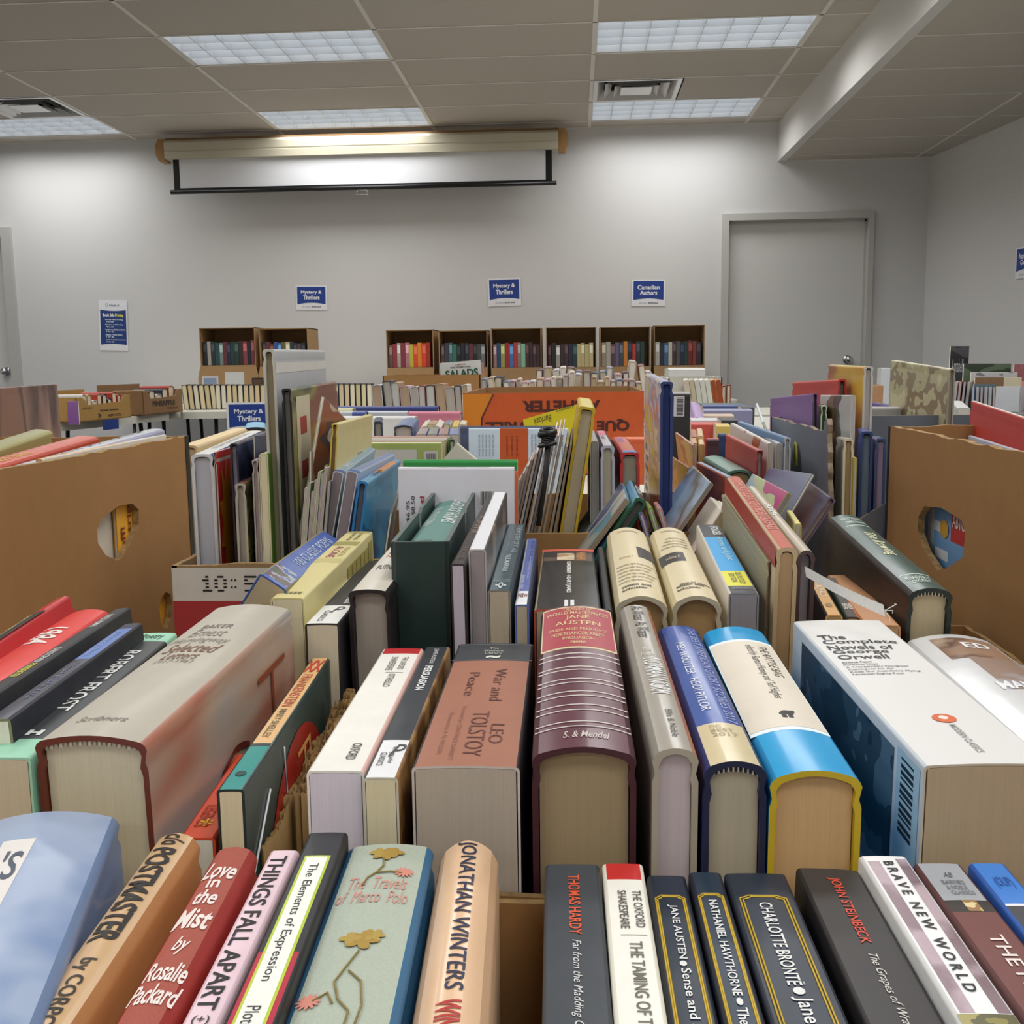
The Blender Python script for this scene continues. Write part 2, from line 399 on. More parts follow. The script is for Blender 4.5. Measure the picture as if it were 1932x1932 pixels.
b.box((XL, WALLY-.02, CEIL-.005), (XS, WALLY, CEIL), BAR)
struct('trim_4', b)
b = MB()
XQ = XS+.0605
LF = [gy(-6), gy(-11)]
ysg = [YB, LF[1], LF[1]+.6096, LF[0], LF[0]+.6096, WALLY]
def lowpiece(ya, yb, xa=None, xb=None):
    P = [(xa or XQ, ya), (xb or xr(ya), ya), (xb or xr(yb), yb), (xa or XQ, yb)]
    b.add([(x, y, SOF) for x, y in P]+[(x, y, SOF+.02) for x, y in P], [(3, 2, 1, 0), (4, 5, 6, 7), (0, 1, 5, 4), (1, 2, 6, 5), (2, 3, 7, 6), (3, 0, 4, 7)], TILE)
for k in (0, 2, 4): lowpiece(ysg[k], ysg[k+1])
for k in (1, 3): lowpiece(ysg[k], ysg[k+1], None, 1.70); lowpiece(ysg[k], ysg[k+1], 1.70+1.2192, None)
o = struct('ceiling_low', b)
b = MB()
for j in range(-15, 6):
    if gy(j) < WALLY and gy(j) > 3.3: b.box((XS+.061, gy(j)-.006, SOF-.003), (xr(gy(j)), gy(j)+.006, SOF-.0005), BAR)
b.box((2.645-.01, 3.3, SOF-.003), (2.645+.01, WALLY, SOF-.0006), BAR)
b.box((XS+.061, WALLY-.02, SOF-.006), (xr(WALLY), WALLY, SOF), BAR)
struct('trim_5', b)
# light fixtures
PANEL = emis('f2f8ff', PANEL_E); HOUS = M('e8e9ea', .35); FIN = M('dfe3e6', .35)
wh = {-3: 'left', -1: 'middle', 1: 'right'}
rowname = {3: 'in the row against the back wall', 0: 'in the second row from the back wall'}
protos = None
for n, (i, j) in enumerate(sorted(lights, key=lambda q: (-q[1], q[0]))+[(9, -6), (9, -11)]):
    x0, x1, y0, y1 = gx(i)+.012, gx(i+1)-.012, gy(j)+.012, gy(j+1)-.012
    if i == 9: x0, x1 = 1.712, 1.70+1.2192-.012  # low-ceiling pair is added out of view to brighten door and right wall
    lab = 'added out-of-view recessed light in the lower ceiling strip, %s' % ('nearer the back wall' if j == -6 else 'farther from the back wall') if i == 9 else 'recessed ceiling light, %s one %s' % (wh[i], rowname.get(j, 'of the row %d rows out from the back wall' % ((3-j)//3+1)))
    w_, d_ = x1-x0, y1-y0
    e = empty('ceiling_light', None, (x0+w_/2, y0+d_/2, SOF if i == 9 else CEIL)); tag(e, lab, 'ceiling light', 'recessed lights in the ceiling grid')
    if protos is None:
        h = MB(); a, c = w_/2, d_/2
        h.box((-a, -c, .07), (a, c, .09), HOUS)
        for s_ in (-1, 1):
            h.box((s_*a-.008, -c, 0), (s_*a+.008, c, .08), HOUS); h.box((-a, s_*c-.008, 0), (a, s_*c+.008, .08), HOUS)
        ho = h.build('housing', e)
        p = MB(); p.add([(-a+.01, -c+.01, .065), (a-.01, -c+.01, .065), (a-.01, c-.01, .065), (-a+.01, c-.01, .065)], [(0, 3, 2, 1)], PANEL); po = p.build('diffuser', e)
        l = MB()
        for k in range(1, 8): xx = -a+2*a*k/8; l.box((xx-.0022, -c, .002), (xx+.0022, c, .045), FIN)
        for k in range(1, 4): yy = -c+2*c*k/4; l.box((-a, yy-.0022, .002), (a, yy+.0022, .045), FIN)
        lo = l.build('louver', e); protos = (ho, po, lo)
    else:
        for q in protos: z = q.copy(); C.objects.link(z); z.parent = e
    la = bpy.data.lights.new('tube_light', 'AREA'); la.shape = 'RECTANGLE'; la.size = w_-.06; la.size_y = d_-.06; la.energy = LAMP_W*(.8 if j == 3 else 1.0); la.spread = math.radians(SPREAD)
    la.color = (1.0, .992, .985)
    lo_ = bpy.data.objects.new('lamp_light', la); C.objects.link(lo_); lo_.parent = e; lo_.location = (0, 0, -.006)
# air diffusers
def vent(cx, cy, lab):
    e = empty('air_diffuser', None, (cx, cy, CEIL)); tag(e, lab, 'air vent', 'square air diffusers in the ceiling')
    m = M('d5d5d4', .3, 'plain', 0, .35)
    def ring(mb, r0, z0, r1, z1):
        P = [(-1, -1), (1, -1), (1, 1), (-1, 1), (-1, -1)]
        mb.grid([[(x*r0, y*r0, z0) for x, y in P], [(x*r1, y*r1, z1) for x, y in P]], m)
        mb.grid([[(x*r1, y*r1, z1) for x, y in P], [(x*r1, y*r1, z1+.003) for x, y in P]], m)
    f = MB(); ring(f, .292, .001, .292, -.006); ring(f, .292, -.006, .262, -.006); ring(f, .262, -.006, .215, .05); f.build('frame', e)
    for r in (.215, .15):
        f = MB(); ring(f, r, -.010, r-.05, .034); f.build('cone', e)
    f = MB(); f.box((-.105, -.105, -.008), (.105, .105, -.004), m); f.build('centre_plate', e)
    f = MB(); f.box((-.29, -.29, .075), (.29, .29, .08), M('101010', .9)); f.build('duct', e)
vent(gx(1)+.305, gy(2)+.305, 'square louvred air diffuser beside the right-hand ceiling light near the back wall')
vent(gx(-2)-.305, gy(2)+.305, 'square louvred air diffuser at the left end of the ceiling')
# projection screen
e = empty('projection_screen', None, (-1.7, WALLY, CAMZ+1.4)); tag(e, 'pull-down projection screen, mostly rolled up, mounted above the back wall posters', 'projection screen')
yy = WALLY-.30
def loc(b_): return b_
zt_ = atY(310, 272, yy).z-CAMZ-1.4; 
def P2(px, py, Y): q = atY(px, py, Y); return (q.x+1.7, Y-WALLY, q.z-CAMZ-1.4)
hl = P2(308, 262, yy); hr = P2(1053, 246, yy); hb = P2(308, 297, yy); hbr = P2(1053, 283, yy)
f = MB(); cm = M('c9c2ac', .35, 'plain', .2)
ys0, ys1 = yy-WALLY, yy-WALLY+.13
zT, zB = (hl[2]+hr[2])/2, (hb[2]+hbr[2])/2
pr = [(ys1, zT), (ys0+.02, zT), (ys0, zT-.02), (ys0, zT-.075), (ys0+.006, zT-.08), (ys0+.006, zT-.085), (ys0, zT-.09), (ys0+.004, zB), (ys1, zB)]
f.grid([[(hl[0], y, z) for y, z in pr], [(hr[0], y, z) for y, z in pr]], cm); f.build('housing', e)
for x, s_ in ((hl[0], -1), (hr[0], 1)):
    f = MB(); wd_ = .075; pts = [(0, zT+.012), (s_*wd_*.7, zT+.012), (s_*wd_, zT-.03), (s_*wd_, zB+.03), (s_*wd_*.7, zB-.015), (0, zB-.015)]
    panel(f, [(x+u, z) for u, z in pts], [], lambda u, v, w: (u, ys0+.02+w, v), .12, M('a87f4f', .5)); f.build('end_cap', e)
f = MB(); f.box((hl[0]-.0, ys0+.04, zT), (hr[0], ys1+.0, zT+.02), M('8a6a45', .6)); f.box((hl[0]+.3, ys1, zT-.03), (hl[0]+.34, 0, zT+.0), M('8a6a45', .6)); f.box((hr[0]-.34, ys1, zT-.03), (hr[0]-.3, 0, zT), M('8a6a45', .6)); f.build('mounting_rail', e)
cl = P2(326, 299, yy+.05); cr_ = P2(1041, 285, yy+.05); cb = P2(326, 358, yy+.05); cbr = P2(1041, 344, yy+.05); zc = (cb[2]+cbr[2])/2
f = MB(); f.box((cl[0], ys0+.05, zc), (cr_[0], ys0+.0515, zB+.02), M('e6e7ea', .55)); f.build('fabric', e)
f = MB(); bw = .048
for a in (cl[0], cr_[0]-bw): f.box((a, ys0+.0485, zc), (a+bw, ys0+.053, zB+.02), M('0b0b0d', .5))
f.build('black_border', e)
f = MB(); f.tube([(cl[0]-.03, ys0+.05, zc-.012), (cr_[0]+.035, ys0+.05, zc-.012)], .017, M('101114', .35), 12)
f.box((cl[0], ys0+.047, zc-.012), (cr_[0], ys0+.054, zc+.015), M('0b0b0d', .4)); f.build('bottom_bar', e)
f = MB(); hx = (P2(681, 365, yy)[0]); hz = zc-.03
f.tube([(hx-.035, ys0+.05, hz), (hx-.05, ys0+.05, hz-.035), (hx+.05, ys0+.05, hz-.035), (hx+.035, ys0+.05, hz), (hx-.035, ys0+.05, hz)], .005, M('d8d8d8', .3, 'plain', 0, .6), 8)
f.build('pull_handle', e)
# posters
def sign(lab, px0, py0, px1, py1, l1, l2, Y=WALLY-.004, tilt=0, wall='b', name='paper_sign'):
    a = atY(px0, py0, Y); c = atY(px1, py1, Y); cx, cz = (a.x+c.x)/2, (a.z+c.z)/2; w_, h_ = abs(c.x-a.x), abs(a.z-c.z)
    e = empty(name, Matrix.Translation((cx, Y, cz)) @ Matrix.Rotation(math.radians(tilt), 4, 'Y')); tag(e, lab, 'sign')
    sign_parts(e, w_, h_, l1, l2)
def sign_parts(e, w_, h_, l1, l2):
    f = MB(); f.box((-w_/2, -.0008, -h_/2), (w_/2, 0, h_/2), M('f0f1f4', .6)); f.build('sheet', e)
    f = MB(); T = lambda u, v: (u, -.0015, v); n = 12; zt = h_*.44; zb = -h_*.27
    f.grid([[(-w_*.45+w_*.9*i/n, -.0014, zb+h_*.06*math.sin(math.pi*i/n)) for i in range(n+1)], [(-w_*.45+w_*.9*i/n, -.0014, zt) for i in range(n+1)]], M('1d3f92', .5)); f.build('blue_panel', e)
    f = MB(); T = lambda u, v: (u*w_, -.002, v*h_)
    flat_text(f, l1, T, -.33, .33, .12, .30, M('f4f5f8', .5), 0, .03); flat_text(f, l2, T, -.26, .26, -.08, .09, M('f4f5f8', .5), 0, .03)
    flat_text(f, 'BOOK SALE', T, -.0, .30, -.405, -.35, M('1c2440', .5), 0, .03); flat_text(f, 'Friends of', T, -.20, -.03, -.40, -.35, M('7a8790', .5)); flat_text(f, 'G', T, -.28, -.23, -.41, -.33, M('7a8790', .5))
    f.build('lettering', e)
sign('blue and white section sign taped above the two left display boxes', 557, 539, 618, 584, 'Mystery &', 'Thrillers', tilt=1)
sign('blue and white section sign taped on the wall above the second and third display boxes', 920, 525, 983, 577, 'Mystery &', 'Thrillers', tilt=-1.2)
sign('blue and white section sign taped on the wall beside the right-hand door, reading Canadian Authors', 1192, 528, 1255, 577, 'Canadian', 'Authors', tilt=.6)
a = atY(183, 567, WALLY-.004); c = atY(245, 661, WALLY-.004); w_, h_ = c.x-a.x-.01, a.z-c.z
e = empty('price_poster', Matrix.Translation(((a.x+c.x)/2, WALLY-.004, (a.z+c.z)/2)) @ Matrix.Rotation(math.radians(2.0), 4, 'Y')); tag(e, 'tall blue and white price list poster taped up beside the left door', 'poster')
f = MB(); f.box((-w_/2, -.0008, -h_/2), (w_/2, 0, h_/2), M('f0f1f4', .6)); f.build('sheet', e)
f = MB(); n = 12
f.grid([[(-w_*.45+w_*.9*i/n, -.0014, -h_*.385+h_*.02*math.sin(math.pi*i/n)) for i in range(n+1)], [(-w_*.45+w_*.9*i/n, -.0014, h_*.31-h_*.02*math.sin(math.pi*i/n)) for i in range(n+1)]], M('1d3f80', .5)); f.build('blue_panel', e)
f = MB(); T = lambda u, v: (u*w_, -.002, v*h_); Wt = M('eef0f6', .5)
flat_text(f, 'Book Sale', T, -.36, .05, .175, .235, Wt, 0, .05); flat_text(f, 'Pricing', T, .07, .36, .16, .235, M('e6df4a', .5), 0, .05)
flat_text(f, 'Friends of', T, -.12, .22, .38, .42, M('6f8f9c', .5), 0, .03); flat_text(f, 'Q', T, -.26, -.17, .365, .44, M('8fb4bc', .5))
for k, (s1, s2, w1) in enumerate((('Box and Miscs Filo-Sing', 'All sizes 2 for $60', .32), ('Between and Filo-Sing', 'Fill for $50', .32), ('Lunchroom Children\'s Books', '5 for $2', .42), ('Classics - Fiction Books', '1 for $2', .30), ('Audio-visual (selected items)', '10 for $5', .42))):
    z0 = .10-.10*k; flat_text(f, s1, T, -.28, -.28+.62*w1/.32 if w1 < .4 else .42, z0, z0+.03, Wt, 0, .03); flat_text(f, s2, T, -.25, .02, z0-.042, z0-.012, Wt, 0, .03)
f.build('lettering', e)
# sign on right wall, cut by frame edge
rw = Vector((SL, 1, 0)).normalized()
d = ray(1921, 497); tt = (XR0-SL*WALLY)/(d.x-SL*d.y) ; pc = d*tt+Vector((0, 0, CAMZ)); 
mw = Matrix(((-rw.x, -rw.y, 0, pc.x-.006), (-rw.y, rw.x, 0, pc.y), (0, 0, 1, pc.z), (0, 0, 0, 1)))
xd = -rw; yd = Vector((rw.y, -rw.x, 0)); mw = Matrix(((xd.x, yd.x, 0, pc.x-.006), (xd.y, yd.y, 0, pc.y), (0, 0, 1, pc.z), (0, 0, 0, 1))) @ Matrix.Translation((.11, 0, .0))
e = empty('paper_sign', mw); tag(e, 'blue and white section sign taped on the right-hand side wall', 'sign'); sign_parts(e, .26, .205, 'Non Fiction', 'General')
# ================================================================ tables and the near boxes
TT = CAMZ-.322          # top of the near table
def table(x0, x1, y0, y1, ztop, lab, rot=0, th=.045):
    cx, cy = (x0+x1)/2, (y0+y1)/2; a, c = (x1-x0)/2, (y1-y0)/2
    e = empty('folding_table', Matrix.Translation((cx, cy, 0)) @ Matrix.Rotation(math.radians(rot), 4, 'Z')); tag(e, lab, 'table', 'folding tables of the sale')
    t = MB(); r = .05; o = []
    for (sx, sy, a0) in ((1, 1, 0), (-1, 1, 90), (-1, -1, 180), (1, -1, 270)):
        for k in range(5): q = math.radians(a0+k*22.5); o.append((sx*(a-r)+r*math.cos(q), sy*(c-r)+r*math.sin(q)))
    panel(t, o, [], lambda u, v, w: (u, v, ztop-th+w), th, M('dcdacb', .5)); t.build('tabletop', e)
    for sx in (-1, 1):
        l = MB(); x = sx*(a-.22); G = M('2a2b2d', .4)
        for sy in (-1, 1): l.tube([(x, sy*(c-.1), ztop-th), (x, sy*(c-.06), 0)], .013, G)
        l.tube([(x, -c+.09, .35), (x, c-.09, .35)], .010, G)
        l.tube([(x, 0, ztop-th-.01), (x-sx*.35, 0, ztop-th-.02)], .009, G); l.build('leg', e)
    return e
table(-1.05, 1.05, .16, 2.0, TT, 'near table under the closest boxes of paperbacks and classics')
BRN = ('a67a48', .8, 'board'); CUT = ('b08e5c', .9, 'cut')
def carton(lab, x0, x1, y0, y1, zb, zt, col=BRN, ins=None, holes=(), rim=None, th=.005, rot=0, name='cardboard_box', heights=None, grp=None):
    """open box; holes: (side, loop) with side in W E S N and loop of (along, up); heights: (SW, SE, NE, NW) rim offsets"""
    cx, cy = (x0+x1)/2, (y0+y1)/2; a, c = (x1-x0)/2, (y1-y0)/2
    e = empty(name, Matrix.Translation((cx, cy, zb)) @ Matrix.Rotation(math.radians(rot), 4, 'Z')); tag(e, lab, 'box', grp)
    H = zt-zb; hs = heights or (0, 0, 0, 0)
    mc = mm(col); me_ = mm(rim or CUT)
    f = MB(); f.box((-a, -c, 0), (a, c, .004), mc); f.build('base', e)
    sides = {'S': (lambda u, v, w: (u, -c+w, v), -a, a, hs[0], hs[1]), 'N': (lambda u, v, w: (u, c-w, v), -a, a, hs[3], hs[2]),
             'W': (lambda u, v, w: (-a+w, u, v), -c, c, hs[0], hs[3]), 'E': (lambda u, v, w: (a-w, u, v), -c, c, hs[1], hs[2])}
    for k, (T, u0, u1, ha, hb) in sides.items():
        n = max(6, int((u1-u0)/.02)); rr = random.Random(hash(lab) % 97+ord(k)) if False else random.Random(len(lab)*7+ord(k))
        topl = [(u1+(u0-u1)*i/n, H+hb+(ha-hb)*i/n+(rr.uniform(-.0012, .0012) if 0 < i < n else 0)) for i in range(n+1)]
        o = [(u0, 0), (u1, 0)]+topl
        hl = [h[1] for h in holes if h[0] == k]
        f = MB(); panel(f, o, hl, T, th, mc, me_)
        f.build('wall_panel', e)
    return e
def blob(cu, cv, pts): return [(cu+u, cv+v) for u, v in pts]
# left big carton: its east side faces the walkway of books
def sidept(px, py, X): q = atX(px, py, X); return (q.y, q.z)
XE = -.472; zb = TT+.003
EY0, EY1 = .80, 1.285; cyE = (EY0+EY1)/2; zE = CAMZ-.0805
hole = [sidept(*q, XE) for q in ((207, 968), (222, 955), (250, 950), (262, 962), (262, 990), (252, 1014), (232, 1050), (222, 1058), (200, 1048), (185, 1025), (183, 1000), (190, 980))]
hole2 = [sidept(*q, XE) for q in ((313, 1116), (322, 1122), (325, 1140), (323, 1165), (316, 1184), (308, 1187), (303, 1170), (301, 1148), (304, 1130))]
mkh = lambda H: [(y-cyE, z-zb) for y, z in H]
eL = carton('big brown cardboard box with two torn hand holes, standing at the left edge', -.90, XE, EY0, EY1, zb, zE, holes=[('E', mkh(hole)[::-1]), ('E', mkh(hole2)[::-1])], th=.007)
f = MB()       # printed black edge strip on the far corner
for a, c in ((-.005, .178), (.198, .213), (.223, .240)):
    f.box((.214+.0002, cyE*0+(EY1-EY0)/2-.012, zE-zb-c), (.2148, (EY1-EY0)/2+.0003, zE-zb-max(a, 0)), M('1c1c1e', .6))
f.build('printed_stripe', eL)
XF = .358
FY0, FY1 = .80, 1.262; cyF = (FY0+FY1)/2; zF = CAMZ-.0765
holeF = [sidept(*q, XF+.007) for q in ((1757, 955), (1790, 958), (1830, 982), (1836, 1010), (1830, 1052), (1800, 1072), (1782, 1076), (1757, 1040), (1744, 1005), (1745, 975))]
mkF = [(y-cyF, z-zb) for y, z in holeF]
eR = carton('big brown cardboard box with one oval hand hole, standing at the right edge', XF, .80, FY0, FY1, zb, zF, holes=[('W', mkF)], th=.007)
f = MB(); f.box((-(.80-XF)/2-.0005, (FY1-FY0)/2-.006, .0), (-(.80-XF)/2+.0001, (FY1-FY0)/2+.0004, zF-zb), M('2c2c30', .6)); f.build('printed_stripe', eR)
# trays that hold the three near rows
carton('low brown tray around the closest row of spines', -.42, .36, .17, .452, zb, CAMZ-.236, th=.004)
carton('low brown box around the second row of spines', -.40, .33, .459, .705, zb, CAMZ-.24, th=.004, heights=(0, 0, .0, .0))
carton('brown box holding the third row, between the two big hand-hole boxes', -.30, .345, .712, .955, zb, CAMZ-.235, th=.004)
# ================================================================ row 1, closest spines (far ends at Y1)
Y1 = .447
def r1(lab, fl, fr, nl, nr, L=.198, **k):
    k.setdefault('grp', 'spines in the closest row'); return book(lab, nl, nr, fl, fr, Yf=k.pop('Yf', Y1), L=L, dep=k.pop('dep', .105), **k)
e = r1('thick sky-blue book in a clear plastic jacket at the lower left corner', (-60, 1532), (218, 1532), (-260, 1905), (0, 1905), kind='hb', sp=art(('8fa5c6', '7d94bb', 'a0b0cb'), 14, .3, .6, hard=False), side='6c84aa', edge='ead9d2', L=.235, curve=.10,
   patch=[('S', .36, .56, .12, .42, 'e8e2dc')], tx=[("'S", .17, .28, .43, .54, 'a', '4a5564')], coat=.8, inset=.006)
PM_ = 'cba679'
r1('tan paper-wrapped book with black handwritten title, spine up beside the sky-blue book', (290, 1572), (376, 1572), (2, 1932), (160, 1932), kind='hb', sp=(PM_, .35, 'worn', .4), side='b97f4a', edge='c9a070', curve=.22, L=.205,
   tx=[('c/o', 1572, 1592, .30, .78, 'd', '26201c', .02, .25), ('POSTMASTER', 1598, 1775, .22, .74, 'd', '201b18', .03, .15), ('by CORPORAL', 1808, 2000, .30, .66, 'd', '2c2622', .012)])
r1('brick-red cloth book with white hand-lettered title, near the lower left', (402, 1598), (484, 1598), (182, 1932), (330, 1932), kind='hb', sp=('ab5646', .7, 'cloth'), side='9c281e', curve=.16, L=.205,
   tx=[('Love', 1627, 1657, .14, .82, 'a', 'f0e3dc', .02, .3), ('in', 1656, 1675, .35, .62, 'a', 'f0e3dc', .015), ('the', 1679, 1706, .25, .72, 'a', 'f0e3dc', .02, .2), ('Mist', 1714, 1752, .12, .82, 'a', 'f0e3dc', .025, .2),
       ('by', 1768, 1802, .38, .68, 'a', 'f0e3dc', .015, .4), ('Rosalie', 1815, 1851, .16, .90, 'a', 'f0e3dc', .02, .2), ('Packard', 1857, 1895, .12, .95, 'a', 'f0e3dc', .02, .2)])
r1('pale pink paperback with black capitals down the spine', (510, 1604), (564, 1605), (336, 1932), (418, 1932), sp='e9ccd4', side='e3c4cc',
   tx=[('THINGS FALL APART', 1616, 1907, .18, .72, 'd', '1d1a1c', .015), ('(+)', 1917, 1936, .25, .7, 'a', '3a3436')], patch=[])
r1('black and crimson paperback with a white and lime title strip', (582, 1570), (656, 1571), (418, 1932), (522, 1932), sp='2a2b30', side='17181b', L=.205,
   bands=[(1795, 1, 'b5203c')], patch=[('S', .18, .80, 1614, 1, 'b9cb3c', 'border_panel'), ('S', .24, .74, 1617, 1, 'f1efe4', 'title_panel')],
   tx=[('The Elements of Expression', 1630, 1852, .33, .60, 'd', '3c3c3e', .002), ('Plotnik', 1899, 1960, .33, .60, 'd', '3c3c3e', .002)])
fl = [('S', .28, .68, .012, .075, 'a88a34', 'printed_flower'), ('S', .66, .86, .10, .15, 'd28474', 'printed_flower'), ('S', .38, .66, .335, .43, 'a88a34', 'printed_flower'), ('S', .17, .36, .52, .58, 'd28474', 'printed_flower'), ('S', .30, .62, .66, .78, 'a88a34', 'printed_flower')]
eM = r1('wide sage-green book with gold flowers and coral title, in the closest row', (655, 1592), (818, 1592), (523, 1932), (752, 1932), kind='hb', sp=('b3bcab', .6, 'cloth'), side='2f6a92', edge='2f6a92', curve=.06, L=.215, dep=.11,
   tx=[('The  Travels', 1655, 1677, .18, .80, 'a', 'cf9182', .0, .2), ('of  Marco  Polo', 1680, 1703, .10, .84, 'a', 'cf9182', .0, .2)])
def flower(e, w, L, dep, a, t, r, col, petals=5, name='printed_flower'):
    q = MB(); n = petals*8; cx, cy = -w/2+w*a, L*(1-t)
    P = [(cx, cy, dep-min(.06*w, .009)*(2*cx/w)**2+.0006)]
    for i in range(n): th = 2*math.pi*i/n; rr = r*(.55+.45*abs(math.cos(petals*th/2))); x = cx+rr*math.cos(th); P.append((x, cy+rr*math.sin(th), dep-min(.06*w, .009)*(2*x/w)**2+.0006))
    q.add(P, [(0, 1+i, 1+(i+1) % n) for i in range(n)], col); q.build(name, e)
w_ = INFO[-1][1]; L_ = INFO[-1][2]
for a, t, r, c, p in ((.48, .05, .0058, 'a8883a', 5), (.40, .042, .004, 'b09446', 4), (.58, .045, .0045, 'a8883a', 4), (.74, .125, .0042, 'd48a78', 12), (.50, .375, .0068, 'a8883a', 5), (.38, .37, .0042, 'b09446', 4), (.60, .36, .0045, 'b09446', 6), (.18, .55, .0045, 'd48a78', 12),
                      (.52, .72, .0068, 'a8883a', 5), (.40, .70, .004, 'b09446', 4), (.62, .76, .004, 'a8883a', 5), (.5, .93, .006, 'a8883a', 5)):
    flower(eM, w_, L_, .11, a, t, r, M(c, .7), p)
def vine(e, w, dep, L, pts, col, r=.0004):
    q = MB(); q.tube([(-w/2+w*a, L*(1-t), dep-min(.06*w, .009)*(2*a-1)**2+.0006) for a, t in pts], r, col, 5); q.build('printed_stem', e)
for pts in (((.48, .07), (.50, .10), (.44, .13), (.36, .15), (.33, .18)), ((.72, .13), (.6, .125), (.45, .13)), ((.5, .41), (.42, .46), (.36, .50), (.44, .55), (.56, .58), (.55, .65), (.5, .70)), ((.46, .47), (.60, .50), (.66, .56), (.64, .62)), ((.22, .55), (.33, .53), (.4, .56)), ((.5, .77), (.44, .82), (.40, .86), (.48, .91))):
    vine(eM, w_, .11, L_, pts, M('8f7f45', .7))
r1('glossy peach book with navy and red lettering, left of the gap in the closest row', (828, 1586), (940, 1586), (768, 1932), (918, 1932), kind='hb', sp=('e9c29c', .25, 'worn', .8), side='dcb28a', edge='b48a66', curve=.32, L=.23,
   tx=[('JONATHAN WINTERS', 1588, 1867, .33, .66, 'd', '262a48', .01), ('WINTERS TALES', 1884, 2110, .32, .66, 'd', 'b7322c', .02)])
r1('charcoal paperback with orange author line, first spine right of the gap', (1028, 1630), (1131, 1631), (1023, 1932), (1157, 1932), sp='3a3f45', side='33383d',
   tx=[('THOMAS HARDY', 1652, 1764, .42, .62, 'd', 'e2582f', .012), ('Far from the Madding Crowd', 1774, 1985, .42, .60, 'd', 'd8d8d4', .0, .3)])
r1('white paperback with a red top band, right of the charcoal one in the closest row', (1136, 1630), (1213, 1629), (1160, 1932), (1261, 1932), sp='eeebdf', side='e6e2d2', bands=[(0, 1659, 'c1201c')],
   tx=[('THE OXFORD', 1681, 1750, .64, .84, 'd', '54504a'), ('SHAKESPEARE', 1681, 1753, .30, .50, 'd', '54504a'), ('THE TAMING OF THE SHREW', 1777, 2050, .44, .72, 'd', '6a675c')], patch=[('S', .28, .85, 1763, 1765, 'a29e92', 'rule_line')])
def gold(e, w, L, dep, a0, a1, t0, g=.0008):
    q = MB(); c = M('c9a832', .4)
    for k in (0, .045):
        pts = [(a0+k, 1.0), (a0+k, t0+.012+k*.12), (a0+k+.10, t0+.005+k*.12), (a0+k+.13, t0+k*.12), (a1-k-.13, t0+k*.12), (a1-k-.10, t0+.005+k*.12), (a1-k, t0+.012+k*.12), (a1-k, 1.0)]
        q.tube([(-w/2+w*a, L*(1-t), dep+.0001) for a, t in pts], g*.5, c, 4)
    q.build('gold_frame', e)
for lab, fl_, fr_, nl_, nr_, t1_, t2_, dk, tf, ya, yb, yc, yd in (
    ('narrow navy paperback with a gold frame, left of the wrinkled navy one', (1221, 1652), (1294, 1652), (1263, 1932), (1359, 1932), 'JANE AUSTEN', 'Sense and Sensibility', '0e2033', 1687, 1708, 1810, 1828, 2050),
    ('wrinkled navy paperback with a gold frame, middle of the three gold-framed ones', (1299, 1646), (1361, 1646), (1367, 1932), (1447, 1932), 'NATHANIEL HAWTHORNE', 'The Scarlet Letter', '132a3e', 1681, 1699, 1880, 1902, 2080),
    ('wide navy paperback with a gold frame, beside the black one', (1366, 1647), (1483, 1648), (1451, 1932), (1610, 1932), 'CHARLOTTE BRONT\u00cb', 'Jane Eyre', '132234', 1683, 1704, 1860, 1882, 2000)):
    e = r1(lab, fl_, fr_, nl_, nr_, sp=(dk, .38, 'worn', .3), side='141c2c', Yf=.443, tx=[(t1_, ya, yb, .38, .62, 'd', 'e4e4e0', .012), (t2_, yc, yd, .36, .64, 'd', 'e4e4e0', .01), ('\u25cf', yb+4, yc-4, .42, .58, 'd', 'e4e4e0')] )
    w_, L_, h_, Yn_ = INFO[-1][1:5]; q = up+fw*((tf-966)/FPX); tt_ = 1-(-(Vector((0, Yn_, h_)).dot(q))/q.y)/L_
    gold(e, w_, L_, .105, .12, .84, max(.02, tt_))
r1('worn black paperback with a red author line, in the closest row toward the right', (1502, 1638), (1621, 1640), (1640, 1932), (1780, 1932), sp=('34302f', .45), side='1e1a19', edge='b9b0a4', Yf=.449,
   tx=[('JOHN STEINBECK', 1657, 1781, .40, .60, 'd', 'd94a34', .015), ('The Grapes of Wrath', 1800, 1950, .42, .58, 'd', 'd4d0c8', .0, .3)], roll=2)
r1('white and mauve paperback with wide-spaced black capitals, in the closest row', (1622, 1618), (1708, 1612), (1810, 1932), (1932, 1932), sp='ecebe9', side='d9d9d6', L=.2, Yf=.452,
   patch=[('S', .12, .36, 1625, 1911, art(('a98d96', 'b9a3ab', '8d747c'), 30, .35, .3, hard=False), 'photo_strip'), ('S', .72, .93, 1620, 1911, art(('a98d96', '7d666c', 'b9a3ab'), 30, .35, .3, hard=False), 'photo_strip'), ('S', .05, .95, 1913, 1, art(('8c8440', '5d5a34', 'a49a58'), 50), 'photo_strip')],
   tx=[('B R A V E   N E W   W O R L D', 1626, 1872, .42, .63, 'd', '222022', .02)])
r1('gray-topped maroon paperback near the lower right corner', (1723, 1628), (1814, 1630), (1944, 1932), (2055, 1932), sp='6e3b36', side='5a2f2c', L=.205, Yf=.452, bands=[(0, 1698, 'a3a6aa'), (1698, 1720, '2d2523')],
   patch=[('S', .42, .70, 1698, 1719, art(('d2b070', '9a7442', 'e3cf9c'), 90), 'portrait_strip')], tx=[('AB', 1647, 1656, .42, .62, 'a', '5c6066', .0, .4), ('BARNES', 1661, 1669, .30, .75, 'a', '74787e'), ('& NOBLE', 1671, 1679, .32, .73, 'a', '74787e'), ('CLASSICS', 1681, 1688, .34, .80, 'a', '74787e'), ('THE PROFESSOR', 1764, 2060, .40, .68, 'd', 'e6dcd4', .01)])
